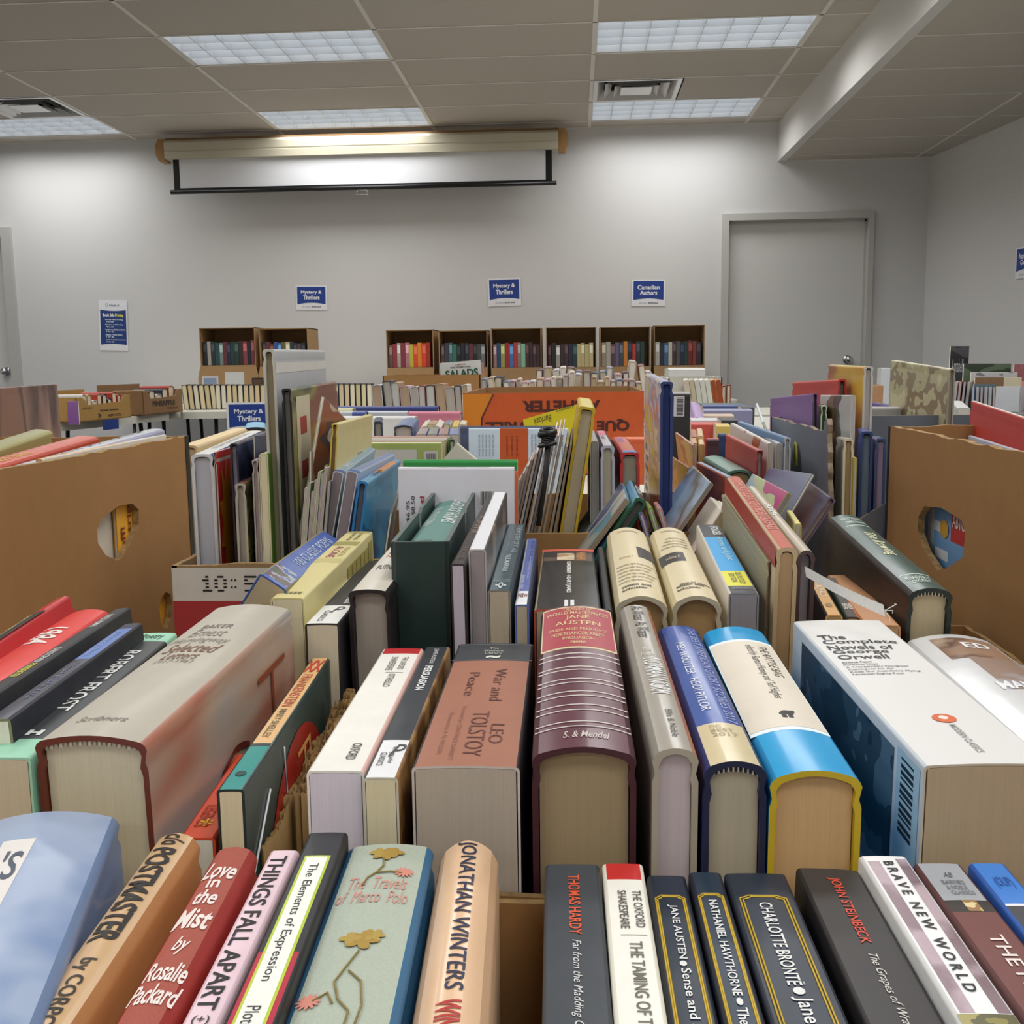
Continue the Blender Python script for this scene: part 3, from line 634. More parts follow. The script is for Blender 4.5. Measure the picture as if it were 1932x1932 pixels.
r1('bright blue paperback at the right edge of the closest row', (1827, 1628), (1898, 1630), (2066, 1932), (2160, 1932), sp='3d7fd0', side='2458a8', L=.2, Yf=.452, bands=[(1705, 1709, 'e8e8e8'), (1709, 1, '3a3a40')], tx=[('(OUP)', 1655, 1678, .3, .75, 'a', '2a5ca8')])
# torn paper and a pale disc stuck in the gap of the tray
q = MB(); rr = random.Random(3)
for k in range(7):
    x = -.013+.0026*k; y = .40+rr.uniform(-.02, .02); z = CAMZ-.262+rr.uniform(-.012, .006)
    q.tube([(x, y, z-.05), (x+rr.uniform(-.004, .004), y, z-.02), (x+rr.uniform(-.003, .003), y+.004, z)], [.003, .0035, .001], M(('c9ab72', 'b08d54', 'd8c296')[k % 3], .9, 'cut'), 6)
tag(q.build('torn_paper'), 'frayed torn paper standing in the gap of the closest row', 'scrap paper')
q = MB(); o = [(.011*math.cos(t/12*math.pi), .03*math.sin(t/12*math.pi)) for t in range(13)]+[(-.011, -.06), (.011, -.06)]
panel(q, o, [], lambda u, v, w: (-.0065+u, .385+w, CAMZ-.262+v-.014), .003, M('dfe0ea', .3)); tag(q.build('rounded_card'), 'pale white rounded card standing left of the charcoal paperback', 'card')
# ================================================================ row 2, middle box
Y2 = .467
def r2(lab, nl, nr, fl, fr, **k): k.setdefault('Yn', Y2); k.setdefault('grp', 'spines in the second row'); k.setdefault('dep', .122); k.setdefault('Lmax', .232); return book(lab, nl, nr, fl, fr, **k)
r2('red leather-look book with a dark label, far left of second row', (-120, 1262), (0, 1212), (27, 1165), (114, 1142), Yn=.60, L=.16, kind='hb', sp=('c2242a', .4, 'worn', .4), dep=.14, patch=[('S', -.0, 1, .30, 1, '26221f')], tx=[('THE BIBLE', .36, .8, .3, .62, 'x', 'c8b98c', .01)], roll=-20, curve=.05)
r2('thick bright red book with white numerals on the spine, second row left', (-90, 1275), (-60, 1335), (127, 1143), (194, 1156), Yn=.53, L=.19, kind='hb', sp=('d8281f', .45, 'worn', .2), curve=.14, dep=.132, roll=-8,
   tx=[('1984', 1183, 1215, .25, .75, 'd', 'ece0d8', .02, .2)])
r2('thin black poetry paperback with white and yellow lettering, second row at left', (-30, 1299), (-30, 1325), (207, 1155), (227, 1156), Yn=.52, L=.2, sp='26272b', side='26272b', dep=.128, roll=-6, pages='8a6c48',
   tx=[('NAKED HUMAN', 1160, 1183, .3, .7, 'd', 'd8d8d4', .01), ('CHRISTOPHER', 1222, 1250, .3, .7, 'd', 'd8d8d4', .01), ('POINDEXTER', 1252, 1278, .3, .7, 'd', 'e2dc3e', .01)])
r2('navy paperback with a paler blue upper spine, second row left', (-22, 1352), (12, 1362), (233, 1175), (268, 1177), Yn=.485, sp=('1b2740', .3, 'worn', .6), side='0f1524', edge='8a8460', dep=.125, roll=-3,
   bands=[(0, 1186, '1d2538'), (1186, 1243, '5c78b4')], tx=[("Home's a Place", 1192, 1236, .3, .6, 'd', '8fa4cc', .0, .2), ("Vinyl Cafe Life", 1250, 1318, .3, .6, 'd', '5f6f90', .0, .2)])
r2('black paperback with mint green ends, left of the thick gray hardcover', (-58, 1430), (57, 1428), (268, 1193), (320, 1195), sp=('3a3d3f', .4), side='202224', edge='a9d8b8', pages='cdbd9e',
   bands=[(0, 1210, '9ad0b2', 1), (1394, 1, '9ad0b2', 1)], tx=[('ROBERT FROST', 1228, 1342, .36, .70, 'd', 'f0efea', .015), ('Poetry', 1197, 1207, .3, .8, 'a', '2e5a44'), ('H', 1378, 1388, .45, .72, 'a', 'e8ece8', .05)])
eB = r2('very thick gray jacketed hardcover with faded brown italic title, second row left', (63, 1386), (275, 1390), (409, 1133), (543, 1147), Yn=.449+.02, kind='hb', sp=('b3ac9c', .45, 'worn', .15), edge='6e2f1c', pages='d3c9ac', headband='d8cdb0', curve=.07, dep=.145, w=None,
   side=(M('9a9488', .4), art(('a8a294', 'b3a08a', 'b88c70', 'b4705a', 'b59a86', 'a3a09a'), 5.0, .3, .5, hard=False, stretch=(1, .5, 1.6), seed=1.7)),
   tx=[('BAKER', 1178, 1185, .24, .60, 'a', '6b6256', -.0, .1), ('Ernest', 1187, 1200, .20, .62, 'a', '8d8476', -.005, .4), ('Hemingway', 1202, 1214, .08, .75, 'a', '8d8476', -.005, .4), ('Selected', 1214, 1230, .14, .74, 'a', '7b4c2c', .0, .4), ('Letters', 1231, 1243, .22, .62, 'a', '7b4c2c', .0, .4), ('1917-1961', 1244, 1250, .20, .62, 'a', '8d8476', 0, .2), ('Scribners', 1351, 1360, .20, .66, 'a', '7c7466', 0, .3)],
   stx=[('R', 'H', .10, .33, .18, .42, 90, '9a4c2c', -.02), ('R', 'e', .25, .36, .50, .68, 90, '9a4c2c', -.02), ('R', 'C', .42, .70, .35, .9, 0, '6e2a1e', -.03), ('R', 'S', .20, .34, .72, .95, 0, '6e2a1e', -.03)])
r2('flame-orange book between the gray hardcover and thin red-covered paperback', (342, 1572), (400, 1590), (449, 1420), (500, 1425), Yn=.475, sp=('e2502a', .35, 'worn', .4), side='c23a1e', dep=.09, tx=[('LEGENDS', 1520, 1560, .2, .6, 'd', 'b03a20'), ('*', 1545, 1560, .3, .7, 'a', 'e8b43a')])
eF = r2('thin paperback with a tan spine, green lower end and red cover, second row', (409, 1488), (460, 1490), (587, 1241), (621, 1243), sp=('e3b476', .35), side=(M('1a4038', .4), M('1d3430', .35, 'worn', .4)), pages='ddd0aa', edge='20302c',
   bands=[(1408, 1, '1d8a82'), (1402, 1408, '18312c')], tx=[('FRANKENSTEIN', 1273, 1333, .25, .72, 'd', 'b5412c', .0), ('MARY SHELLEY', 1338, 1392, .30, .62, 'd', '7a6a44'), ('XX', 1247, 1268, .1, .9, 'a', 'c0392b', .03), ('\u25cf', 1455, 1465, .3, .7, 'a', '12403c')])
w_, L_ = INFO[-1][1:3]
q = MB(); cy_, cz_ = L_*.52, .122-.092; P = [(w_/2+.0004, cy_+.085*math.cos(t/28*2*math.pi), cz_+.080*math.sin(t/28*2*math.pi)) for t in range(28)]
P = [(x, min(L_-.004, max(.014, y)), min(.119, max(.001, z))) for x, y, z in P]; q.add(P, [tuple(range(28))], M('a3231a', .35, 'worn', .4)); q.build('cover_disc', eF)
q = MB(); T = lambda a, b: (w_/2+.0009, L_*a, .122*b); flat_text(q, 'FRANKENSTEIN', T, .50, .66, -.9, .80, M('d8a05a', .5), 90); q.build('cover_lettering', eF)
for k, (a, c) in enumerate((((.35, .93), (.10, .20)), ((.20, .85), (.02, .35)))):
    q = MB(); q.tube([(w_/2+.0009, L_*a[0], .122*a[1]), (w_/2+.0009, L_*(a[0]+.02-.2*k), .122*.62), (w_/2+.0009, L_*(a[0]-.02-.1*k), .122*.4), (w_/2+.0009, L_*c[0], .122*.1)], .0006, M('d8d8dc', .5), 4); q.build('printed_line', eF)
r2('white paperback with a red far end, second row left of centre', (579, 1452), (686, 1456), (722, 1222), (800, 1224), sp='ebe7dd', side=('e6e2d6', 'e3b9ae'), pages='d6cfd8', bands=[(0, 1233, 'b5191c')],
   tx=[('THE OXFORD', 1240, 1263, .62, .76, 'd', '6b675f'), ('SHAKESPEARE', 1240, 1265, .36, .52, 'd', '6b675f'), ('OTHELLO', 1272, 1296, .50, .66, 'd', '6b675f'), ('OXFORD', 1403, 1433, .56, .74, 'd', '4c4943')], patch=[('S', .4, .8, 1268, 1269, '9c988c', 'rule_line')])
r2('black and white classic paperback with brown side, right of the white red-ended one', (684, 1466), (751, 1467), (804, 1219), (848, 1221), sp='2e3236', side=('2e3236', art(('8a6238', '6e4a28', 'a87c4a'), 30, .4, .3, hard=False)), pages='d6cba8', edge='c9c2b0', bands=[(1396, 1, 'e6e6e6')], Yn=.462,
   tx=[('JANE AUSTEN', 1225, 1252, .40, .62, 'd', 'd6d6d4', .01), ('PERSUASION', 1257, 1303, .36, .66, 'd', 'e6e6e4', .03), ('P', 1405, 1428, .45, .9, 'a', '4a4a4c', 0, .4), ('enguin', 1410, 1440, .46, .66, 'd', '4a4a4c', 0, .4), ('CLASSICS', 1420, 1445, .22, .40, 'd', '4a4a4c')])
r2('wide terracotta paperback with a black far end, left of the maroon hardcover', (778, 1440), (980, 1450), (867, 1211), (1005, 1216), sp=('a06850', .5, 'worn', .1), side='231d1c', pages='b5a898', edge='cfc4bc', bands=[(0, 1246, '33363a')], dep=.132,
   patch=[('S', .0, 1, 1215, 1216.2, '5c6064', 'rule_line'), ('S', .0, 1, 1244, 1245.2, '5c6064', 'rule_line')],
   tx=[('The\nModern\nLibrary', 1222, 1236, .38, .62, 'a', 'a8a89c'), ('~', 1237, 1243, .42, .6, 'a', 'd8d8c8', .05), ('War and', 1262, 1322, .58, .72, 'd', '6a3c34', -.005), ('Peace', 1269, 1313, .28, .40, 'd', '6a3c34', -.005), ('LEO', 1366, 1402, .66, .80, 'd', '6a3c34', -.005), ('TOLSTOY', 1343, 1427, .44, .62, 'd', '6a3c34', -.005),
       ('Translated by CONSTANCE GARNETT', 1332, 1435, .30, .36, 'd', '84503f', -.01), ('Foreword by A. N. WILSON', 1345, 1422, .18, .24, 'd', '84503f', -.01)])
eA = r2('thick maroon hardcover with silver lines and red title panel, second row', (1003, 1404), (1202, 1414), (1023, 1141), (1154, 1143), kind='hb', sp=('5c2c3a', .35, 'worn', .4), side='451b26', edge='451b26', pages='a3906e', curve=.10, dep=.15, inset=.005,
   patch=[('S', .03, .97, 1144, 1222, 'd8c69c', 'gold_border'), ('S', .045, .955, 1146, 1219, 'a83a44', 'title_panel')]+[('S', .02, .98, y, y+1.8, 'c9c0b8', 'silver_line') for y in (1231, 1239, 1256, 1262, 1279, 1286, 1303, 1311, 1328, 1338, 1360, 1369)],
   tx=[('TREASURY OF', 1147, 1152, .30, .70, 'a', 'd8b98c'), ('WORLD MASTERPIECES', 1153, 1159, .08, .92, 'a', 'd8b98c'), ('JANE', 1161, 1169, .34, .66, 'a', 'e0c294', .01), ('AUSTEN', 1171, 1178, .20, .80, 'a', 'e0c294', .01), ('PRIDE AND PREJUDICE', 1184, 1190, .12, .88, 'a', 'd8b98c'), ('NORTHANGER ABBEY', 1192, 1198, .16, .84, 'a', 'd8b98c'), ('PERSUASION', 1201, 1206, .3, .7, 'a', 'd8b98c'), ('EMMA', 1209, 1214, .4, .6, 'a', 'd8b98c'), ('S. & Mendel', 1379, 1391, .30, .76, 'a', 'c9bdb4', .01, .3)])
r2('gray-beige jacketed hardcover with tall thin title letters, right of the maroon one', (1231, 1412), (1319, 1412), (1168, 1140), (1228, 1142), kind='hb', sp=('a8a195', .3, 'worn', .6), side=('9a9488', 'a3623e'), edge='b3a996', pages='c9bcc0', curve=.16, dep=.145,
   tx=[('As Water As Water', 1144, 1203, .34, .72, 'd', '35342e', .0, -.1), ('The', 1222, 1228, .36, .60, 'a', 'cfcbc0', 0, .3), ('Poems', 1230, 1237, .28, .70, 'a', 'cfcbc0', 0, .3), ('of', 1239, 1244, .42, .58, 'a', 'cfcbc0', 0, .3), ('NORMAN NORM', 1242, 1308, .30, .80, 'd', 'e2e2de', .01), ('Ellis & Noble', 1338, 1390, .50, .66, 'd', '5a564c')])
r2('royal blue jacketed hardcover with a cream library label, second row right of centre', (1328, 1436), (1448, 1436), (1243, 1179), (1316, 1181), kind='hb', sp=('4461ac', .25, 'worn', .8), side=('2c3f80', '1c2444'), edge='1a2040', pages='b3a992', headband='22284a', curve=.14, dep=.14,
   bands=[(1363, 1, ('dccda4', .25, 'worn', .6))], tx=[('THE BEST AMERICAN SHORT STORIES 2017', 1184, 1362, .66, .84, 'd', '9aaad0', .0), ('MEG WOLITZER   HEIDI PITLOR', 1212, 1340, .28, .46, 'd', 'dfe4ee', .0), ('FIC', 1367, 1372, .3, .5, 'a', 'b8a88a'), ('BEST', 1374, 1380, .3, .7, 'a', 'b8a88a'), ('2017', 1382, 1388, .3, .75, 'a', 'b8a88a')])
eR2 = r2('thick cyan hardcover with a cream title panel and yellow boards, second row right', (1452, 1451), (1630, 1456), (1324, 1181), (1446, 1183), kind='hb', sp=('1ba0d8', .3, 'worn', .5), side=('118fca', '118fca'), edge='cdb021', pages='cca877', curve=.12, dep=.145,
   patch=[('S', .0, .95, 1206, 1376, 'e6f0f2', 'panel_border'), ('S', .015, .935, 1210, 1370, 'dcd2c0', 'title_panel')], tx=[('THE RATTLE BAG', 1217, 1274, .68, .82, 'd', '3c3a36', -.005), ('edited by Seamus Heaney and Ted Hughes', 1217, 1318, .46, .62, 'd', '3c3a36', -.005, .3), ('ff', 1341, 1354, .44, .64, 'a', '1d1d1b', .05)])
r2('very thick white paperback with an orange oval mark and photo cover, second row right', (1739, 1437), (1995, 1444), (1498, 1168), (1663, 1171), sp=('dedcd8', .45), side=(M('c4ccd2', .35, 'worn', .4), 'd8d6d2'), pages='b49f80', edge='c9bda4', dep=.15, Yn=.467,
   tx=[('The', 1198, 1206, .10, .38, 'a', '2c2c2c', .01), ('Complete', 1207, 1216, .10, .88, 'a', '2c2c2c', .01), ('Novels of', 1217, 1225, .10, .78, 'a', '2c2c2c', .01), ('George', 1226, 1234, .11, .68, 'a', '2c2c2c', .01), ('Orwell', 1235, 1243, .11, .62, 'a', '2c2c2c', .01),
       ('Animal Farm', 1247, 1250, .10, .40, 'a', '50504e'), ('Burmese Days', 1251.5, 1254.5, .10, .44, 'a', '50504e'), ("A Clergyman's Daughter", 1256, 1259, .10, .72, 'a', '50504e'), ('Coming Up for Air', 1260.5, 1263.5, .10, .55, 'a', '50504e'), ('Keep the Aspidistra Flying', 1265, 1268, .10, .78, 'a', '50504e'), ('Nineteen Eighty-Four', 1269.5, 1273, .10, .60, 'a', '50504e'),
       ('MODERN CLASSICS', 1368, 1420, .50, .56, 'd', '8a8884'), ('\u25cf', 1348, 1364, .42, .62, 'a', 'd4622c'), ('\u25cf', 1351, 1358, .48, .56, 'a', 'f0e6dc')],
   patch=[('L', .05, .90, .10, .84, art(('1c2630', '2f3f4c', '566c7a', '8a9aa4', 'c4ccd0'), 14, .4, .3, seed=3.0), 'cover_photo'), ('L', .03, .42, .86, .985, 'a9c8d6', 'barcode_label')]+[('L', .05+.021*k, .05+.021*k+(.014 if k % 3 else .008), .885, .955, '1b2228', 'barcode_bar') for k in range(12)])
r2('white glossy hardcover with a brown spine photograph, right end of second row', (1929, 1389), (2150, 1389), (1723, 1197), (1856, 1196), kind='hb', sp=('dfe0e0', .2, 'worn', .9), side='c9cac8', edge='b9bab8', curve=.10, dep=.14, Yn=.53,
   patch=[('S', .22, .92, 1203, 1240, art(('8d6a56', 'a3836c', '6b4c3e', 'b9a08c'), 22, .3, .6, hard=False, seed=5), 'spine_photo'), ('S', .40, .98, 1240, 1300, art(('8fa0c0', 'b0b4c0', '9c8476'), 22, .3, .6, hard=False, seed=9), 'spine_photo')],
   tx=[('ED', 1212, 1222, .5, .8, 'a', 'e8e6e4', .03), ('MANS', 1285, 1300, .35, .8, 'a', 'e8e6e4', .03)])
# ================================================================ row 3
Y3 = .722
def r3(lab, nl, nr, fl, fr, **k): k.setdefault('Yn', Y3); k.setdefault('grp', 'spines in the third row'); k.setdefault('dep', .15); k.setdefault('Lmax', .232); return book(lab, nl, nr, fl, fr, **k)
r3('blue hardcover with thin silver capitals, leaning over at the left end of third row', (497, 1090), (537, 1105), (593, 1023), (628, 1028), Yn=.735, sp=('3557a4', .35, 'worn', .3), side='8a7a3c', pages='a8977c', dep=.13, roll=34, L=.20, tx=[('100 CLASSIC POEMS', .08, .66, .3, .7, 'u', 'b8c4dc', .0)], patch=[('S', .1, .9, .78, .97, art(('3557a4', 'a8b0b8', '6a3a44', '3c5a3c'), 90), 'emblem')])
r3('pale yellow paperback with olive bars and grid-patterned cover, third row left', (511, 1127), (572, 1129), (659, 1001), (698, 1004), pit=2.5, sp=('dccf92', .4), side=('d8cc90', 'd6ca8e'), pages='d8ceac', dep=.155,
   patch=[('S', .05, .95, 1002, 1006, 'a8a05c', 'olive_bar'), ('S', .05, .95, 1022, 1029, '9c945a', 'olive_bar'), ('S', .05, .95, 1054, 1061, 'c4b87c', 'olive_bar')]+[('R', .04+.10*k, .30-.04*k, .02+.075*k, .085+.075*k, 'c2b65c', 'grid_square') for k in range(1)]+[('R', .06+.13*r, .16+.13*r, .03+.07*k, .09+.07*k, 'bfb35e', 'grid_square') for r in range(3) for k in range(6)],
   tx=[('CHARLES', 1006, 1019, .6, .75, 'd', '6a6440', .01), ('BUKOWSKI', 1006, 1020, .35, .5, 'd', '6a6440', .01), ('YOU GET SO', 1032, 1050, .66, .82, 'd', '8a7a50', .0), ('ALONE', 1031, 1052, .30, .58, 'd', 'a0406c', .0), ('EEEE', 1117, 1121, .30, .80, 'a', '6a6440')],
   stx=[('R', 'LOVE IS', .60, .98, .18, .55, 90, '9a3c90', .03)])
r3('small black paperback with a white near end, left of the cream hardcover', (574, 1177), (641, 1175), (690, 1058), (735, 1058), Yn=.70, sp='2f2f30', side=('d8d6cc', '1b1a1b'), pages='cfc5ac', dep=.125, bands=[(1142, 1, 'e6e5df')], tx=[('P', 1145, 1156, .45, .8, 'a', '55555a', 0, .4), ('CLASSICS', 1152, 1172, .28, .44, 'd', '55555a'), ('AUDEN', 1118, 1138, .6, .8, 'd', 'd8d8d8', .02)])
r3('cream jacketed hardcover with black boards, left of the dark green slipcase', (656, 1112), (735, 1112), (770, 985), (830, 985), kind='hb', Yn=.715, sp=('d8d0bf', .35, 'worn', .4), side=('2c2524', '1e1a1a'), edge='211c1b', pages='a99d90', curve=.07, dep=.15, inset=.006, tx=[('PUTNAM', 1066, 1074, .25, .82, 'a', '5c564c'), ('LOLITA', 1036, 1044, .25, .95, 'a', '2c2a20', .03), ('NABOKOV', 1046, 1051, .25, .98, 'a', 'c25a44')])
# slipcase
n, dr, w_, L_ = frame((737, 1023), (847, 1022), (827, 913), (907, 912), Yn=.745, pit=1.0)
dep = .165; mw = mkframe(n, dr, 0, dep); e = empty('slipcase', mw); tag(e, 'dark green open-topped slipcase standing in the third row', 'slipcase')
f = MB(); G = M(('1c3530'), .45, 'worn', .1); t = .0032
f.box((-w_/2, 0, 0), (w_/2, L_, t), G)
f.box((-w_/2, 0, 0), (w_/2, t, dep), G); f.box((-w_/2, L_-t, 0), (w_/2, L_, dep), M('2e6462', .45))
prof_ = [(0, 0), (L_, 0), (L_, dep), (L_*.50, dep), (L_*.47, dep-.003), (L_*.455, dep-.016), (L_*.44, dep-.018), (L_*.425, dep-.010), (L_*.42, dep), (0, dep)]
for s_ in (-1, 1): panel(f, prof_, [], (lambda u, v, w, s_=s_: (s_*(w_/2-w), u, v)), t, G, M('5c6660', .5))
f.build('case', e)
book('green cloth hardcover with silver lettering sitting inside the dark green slipcase', kind='hb', mw=mw @ Matrix.Translation((0, t+.002, t+.0005)), w=w_-2*t-.0015, L=L_-2*t-.004, dep=dep-.011, sp=('5d8a80', .5, 'cloth'), side='2a4a44', curve=.10,
   tx=[('SHERLOCK HOLMES', .20, .60, .52, .86, 'd', 'cfd6d2', .015), ('SIR ARTHUR CONAN', .34, .64, .14, .34, 'd', 'b9c6c0', .01)], patch=[('S', .30, .78, .07, .16, '41524a', 'smudge_mark'), ('S', .30, .60, .86, .90, '3c5a54', 'smudge_mark')])
r3('dark brown thin paperback in the shadow right of the slipcase', (850, 1063), (877, 1065), (921, 940), (934, 940), Yn=.715, pit=2, sp='352c2a', side='241d1c', pages='c3b8c4', dep=.15, tx=[('AUNTIE', .32, .6, .3, .7, 'd', '8a7464'), ('NOVEL', .8, .95, .3, .7, 'd', '6a5a50')])
r3('plain bright white spine of a photo-covered hardcover, right of the dark brown paperback', (884, 1036), (917, 1037), (932, 928), (956, 929), pit=2, sp=('e6e6e8', .4), side=('dadade', art(('5c4c44', '8a7c74', '3c3f46', '4a5058'), 16, .25, .8, hard=False, seed=2)), pages='9a9090', dep=.165, edge='b9b4b0')
r3('teal paperback with pale condensed title and a small star emblem, third row centre', (920, 1113), (963, 1114), (958, 988), (991, 988), pit=3, sp=('375560', .3, 'worn', .5), side=('375560', '22343e'), pages='b8aa92', edge='8a8478',
   tx=[('THE MYSTERY OF IT ALL', 993, 1043, .62, .88, 'd', '9fb4bc', .01), ('the vocation of poetry', 995, 1040, .30, .42, 'd', '8fa4ac'), ('PAUL MARIANI', 1046, 1078, .40, .66, 'd', 'd0d8da', .01), ('PARACLETE', 1094, 1099, .14, .88, 'a', '8fa4ac'), ('-o-', 1099, 1110, .28, .76, 'a', 'e0e4e4', .02)])
r3('thin periwinkle paperback with a white near end, right of the teal one', (971, 1140), (998, 1141), (993, 1016), (1015, 1016), pit=2, Yn=.71, sp=('6274b8', .35, 'worn', .4), side=('e0e0e6', '2e3450'), pages='b3a68e', bands=[(1115, 1, 'ecedf0')], tx=[('TICKET TO RIDE', 1020, 1058, .5, .8, 'd', '4a5aa0'), ('something smart', 1050, 1095, .5, .75, 'd', 'a8b4e0'), ('BARBARA KENT', 1086, 1112, .2, .4, 'd', 'd6dcf0'), ('NEW', 1120, 1127, .15, .85, 'a', '8a4a4a', .02)])
r3('thick black paperback with a painted face band and orange rim, right of the periwinkle one', (1007, 1152), (1134, 1145), (1020, 1036), (1123, 1036), Yn=.715, sp=('2b2b2c', .3, 'worn', .5), side=('b9a488', '1d1d1e'), edge='c9543c', pages='a8987c', dep=.13,
   patch=[('S', .0, 1, 1036, 1040, 'c8543c', 'orange_rim'), ('S', .05, .95, 1041, 1058, art(('3a302a', '6b5644', '2a2522'), 30, .4, .3, hard=False), 'portrait_band'), ('S', .30, .62, 1044, 1056, art(('d8c4a0', 'e2d0b0', 'b08a66'), 60, .4, .3, hard=False), 'portrait_face'), ('S', .66, .84, 1042, 1056, art(('8a5a34', 'b07c48', '5a3a24'), 90), 'portrait_hair')],
   tx=[('REMEMBER · HENRY JAMES', 1060, 1119, .46, .56, 'd', 'e2e2e0', .02), ('II', 1132, 1150, .45, .60, 'a', 'e2e2e0', .03)])
r3('narrow dark gray cloth binder spine between the black and the cream volumes', (1139, 1151), (1156, 1150), (1125, 1031), (1141, 1031), Yn=.72, sp=('3b3b3c', .7, 'cloth'), kind='hb', curve=.3, side='1f1f20', dep=.13, inset=.002)
CR = 'd9cba6'
for lab, a in (('cream hardcover with tiny text and half a silhouette, left one of a pair', ((1160, 1120), (1262, 1129), (1142, 995), (1223, 995))), ('cream hardcover with a black leaf-shaped silhouette, right one of a pair', ((1267, 1119), (1365, 1129), (1225, 995), (1297, 995)))):
    lft = a[0][0] < 1200
    P_ = [('S', .62, .98, 1030, 1050, '35322f', 'silhouette')] if lft else [('S', .02, .60, 1041, 1058, '35322f', 'silhouette')]
    T_ = [('Three Volume Pocket Shakespeare', 1000, 1004, .25, .75, 'a', 'a08c70'), ('simon and', 1100, 1104, .16, .74, 'a', '3c372e', .02), ('schuster', 1106, 1110, .16, .66, 'a', '3c372e', .02)]
    if lft: T_ += [('Volume I', 1047, 1051, .2, .5, 'a', 'b08a6c', 0, .3)]+[('midsummer nights dream measure', 1062+6*k, 1066+6*k, .12, .90-.06*(k % 3), 'a', '8a7c60') for k in range(6)]
    else: T_ += [('volume II', 1047, 1052, .16, .48, 'a', 'c8bca0', 0, .3)]+[('comedies of errors tempest', 1014+5*k, 1018+5*k, .30-.06*k, .80, 'a', '8a7c60') for k in range(4)]+[('simon and schuster', 1097, 1101, .25, .9, 'a', '4c463a', .01)]
    r3(lab, a[0], a[1], a[2], a[3], kind='hb', sp=(CR, .45, 'worn', .1), side=('c9bb94', 'cdbf9a'), edge='b9ae94', pages='b08f62', curve=.2, Yn=.72, pit=2, dep=.145, inset=.008, tx=T_, patch=P_)
r3('white study-edition paperback with black, cyan and yellow spine, right of the cream pair', (1375, 1119), (1432, 1118), (1317, 990), (1355, 990), pit=1, sp='1a9ad6', side=('cfc9be', '8f8f90'), edge='8a8a8c', pages='8a8588', bands=[(0, 1013, '34363a'), (1077, 1105, 'dcd82c'), (1105, 1, '2e3034')],
   tx=[('FOLGER', 994, 1010, .5, .85, 'd', 'd8d8d8', .04), ('Romeo and Juliet', 1015, 1057, .45, .8, 'd', '9cdcf4', .02), ('DELUXE STUDY', 1080, 1102, .55, .75, 'd', '6a6820'), ('EDITION', 1082, 1098, .3, .5, 'd', '6a6820'), ('SPARKNOTES', 1108, 1112, .2, .9, 'a', '8a8c90')])
r3('tall thin hardcover with a gray-green cloth cover facing left, third row right', (1447, 1058), (1460, 1060), (1360, 932), (1371, 934), Yn=.745, pit=3, L=.25, kind='hb', sp=('8d8468', .7, 'cloth'), side=(M('a09a80', .7, 'cloth'), 'a88a68'), edge='9a7c60', pages='b8a888', dep=.20)
r3('tattered hardcover with a torn red-brown spine and cream cover, right of the gray-green cloth one', (1469, 1040), (1501, 1026), (1377, 899), (1393, 898), Yn=.73, pit=3, L=.25, kind='hb', sp=('b8695a', .7, 'worn'), side=('cbb994', 'a8825c'), edge='c4ab82', pages='b08f66', dep=.21, inset=.001,
   patch=[('L', .0, .07, 0, 1, 'a83a2c', 'red_binding_strip')], tx=[('THE AUTOCRAT OF THE BREAKFAST', .10, .80, .25, .75, 'd', 'd08a78')])
eBk = r3('beige jacketed hardcover with dark brown boards, right of the tattered one', (1506, 1040), (1538, 1037), (1410, 917), (1427, 917), Yn=.735, pit=3, L=.24, kind='hb', sp=('b9ad98', .4, 'worn', .3), side=('a89c88', '5a4440'), edge='4c3534', pages='968c90', dep=.19, curve=.28, inset=.006, tx=[('POEMS', .34, .52, .3, .7, 'd', 'e0dcd0', .03)])
# white ribbon hanging from that book
a = atY(1520, 1078, .728); b_ = atY(1669, 1152, .66); q = MB(); q_ = []
for i in range(13):
    t = i/12; p = a.lerp(b_, t)+Vector((0, 0, -.0012*math.sin(math.pi*t))); hw = Vector((-.1, .35, 1)).normalized()*.0036
    q_.append([tuple(p-hw), tuple(p+hw)])
q.grid([[r_[0] for r_ in q_], [r_[1] for r_ in q_]], M('efece6', .6, 'cloth'), True)
nb = Vector((-.0003, -.0004, 0)); q.grid([[tuple(Vector(r_[1])+nb) for r_ in q_], [tuple(Vector(r_[0])+nb) for r_ in q_]], M('efece6', .6, 'cloth'), True)
rb = q.build('ribbon_marker'); 
for k in range(3):
    q = MB(); q.tube([tuple(b_), tuple(b_+Vector((.003+.002*k, 0, -.004+.004*k))), tuple(b_+Vector((.004+.001*k, .001, -.008+.006*k)))], .0003, M('e6e2da', .7), 4); q.build('frayed_thread', rb)
tag(rb, 'white grosgrain ribbon marker stretched from the beige book toward the dark green one', 'ribbon')
r3('thick dark green hardcover with gilt script title beside the right box', (1714, 1109), (1800, 1110), (1559, 972), (1629, 970), Yn=.74, pit=1.0, kind='hb', sp=('2c4a42', .35, 'worn', .4), side=('2a2018', '16241f'), edge='15241f', pages='b9a988', headband='22302a', curve=.14, dep=.13, inset=.004,
   tx=[('BARTLETT BRANDS', 977, 981, .24, .8, 'a', 'c8d4c8'), ('KIMBLE RAWLE', 983, 987, .28, .84, 'a', 'c8d4c8'), ('The Rowing', 1005, 1048, .34, .70, 'd', 'd8d6ac', .01, .4), ("READER'S", 1087, 1092, .2, .75, 'a', 'c8d4c8'), ('DIGEST', 1094, 1098, .26, .7, 'a', 'c8d4c8')], patch=[('S', .2, .85, 990, 991, 'c8d4c8', 'rule_line'), ('S', .15, .85, 1082, 1083, 'c8d4c8', 'rule_line')])
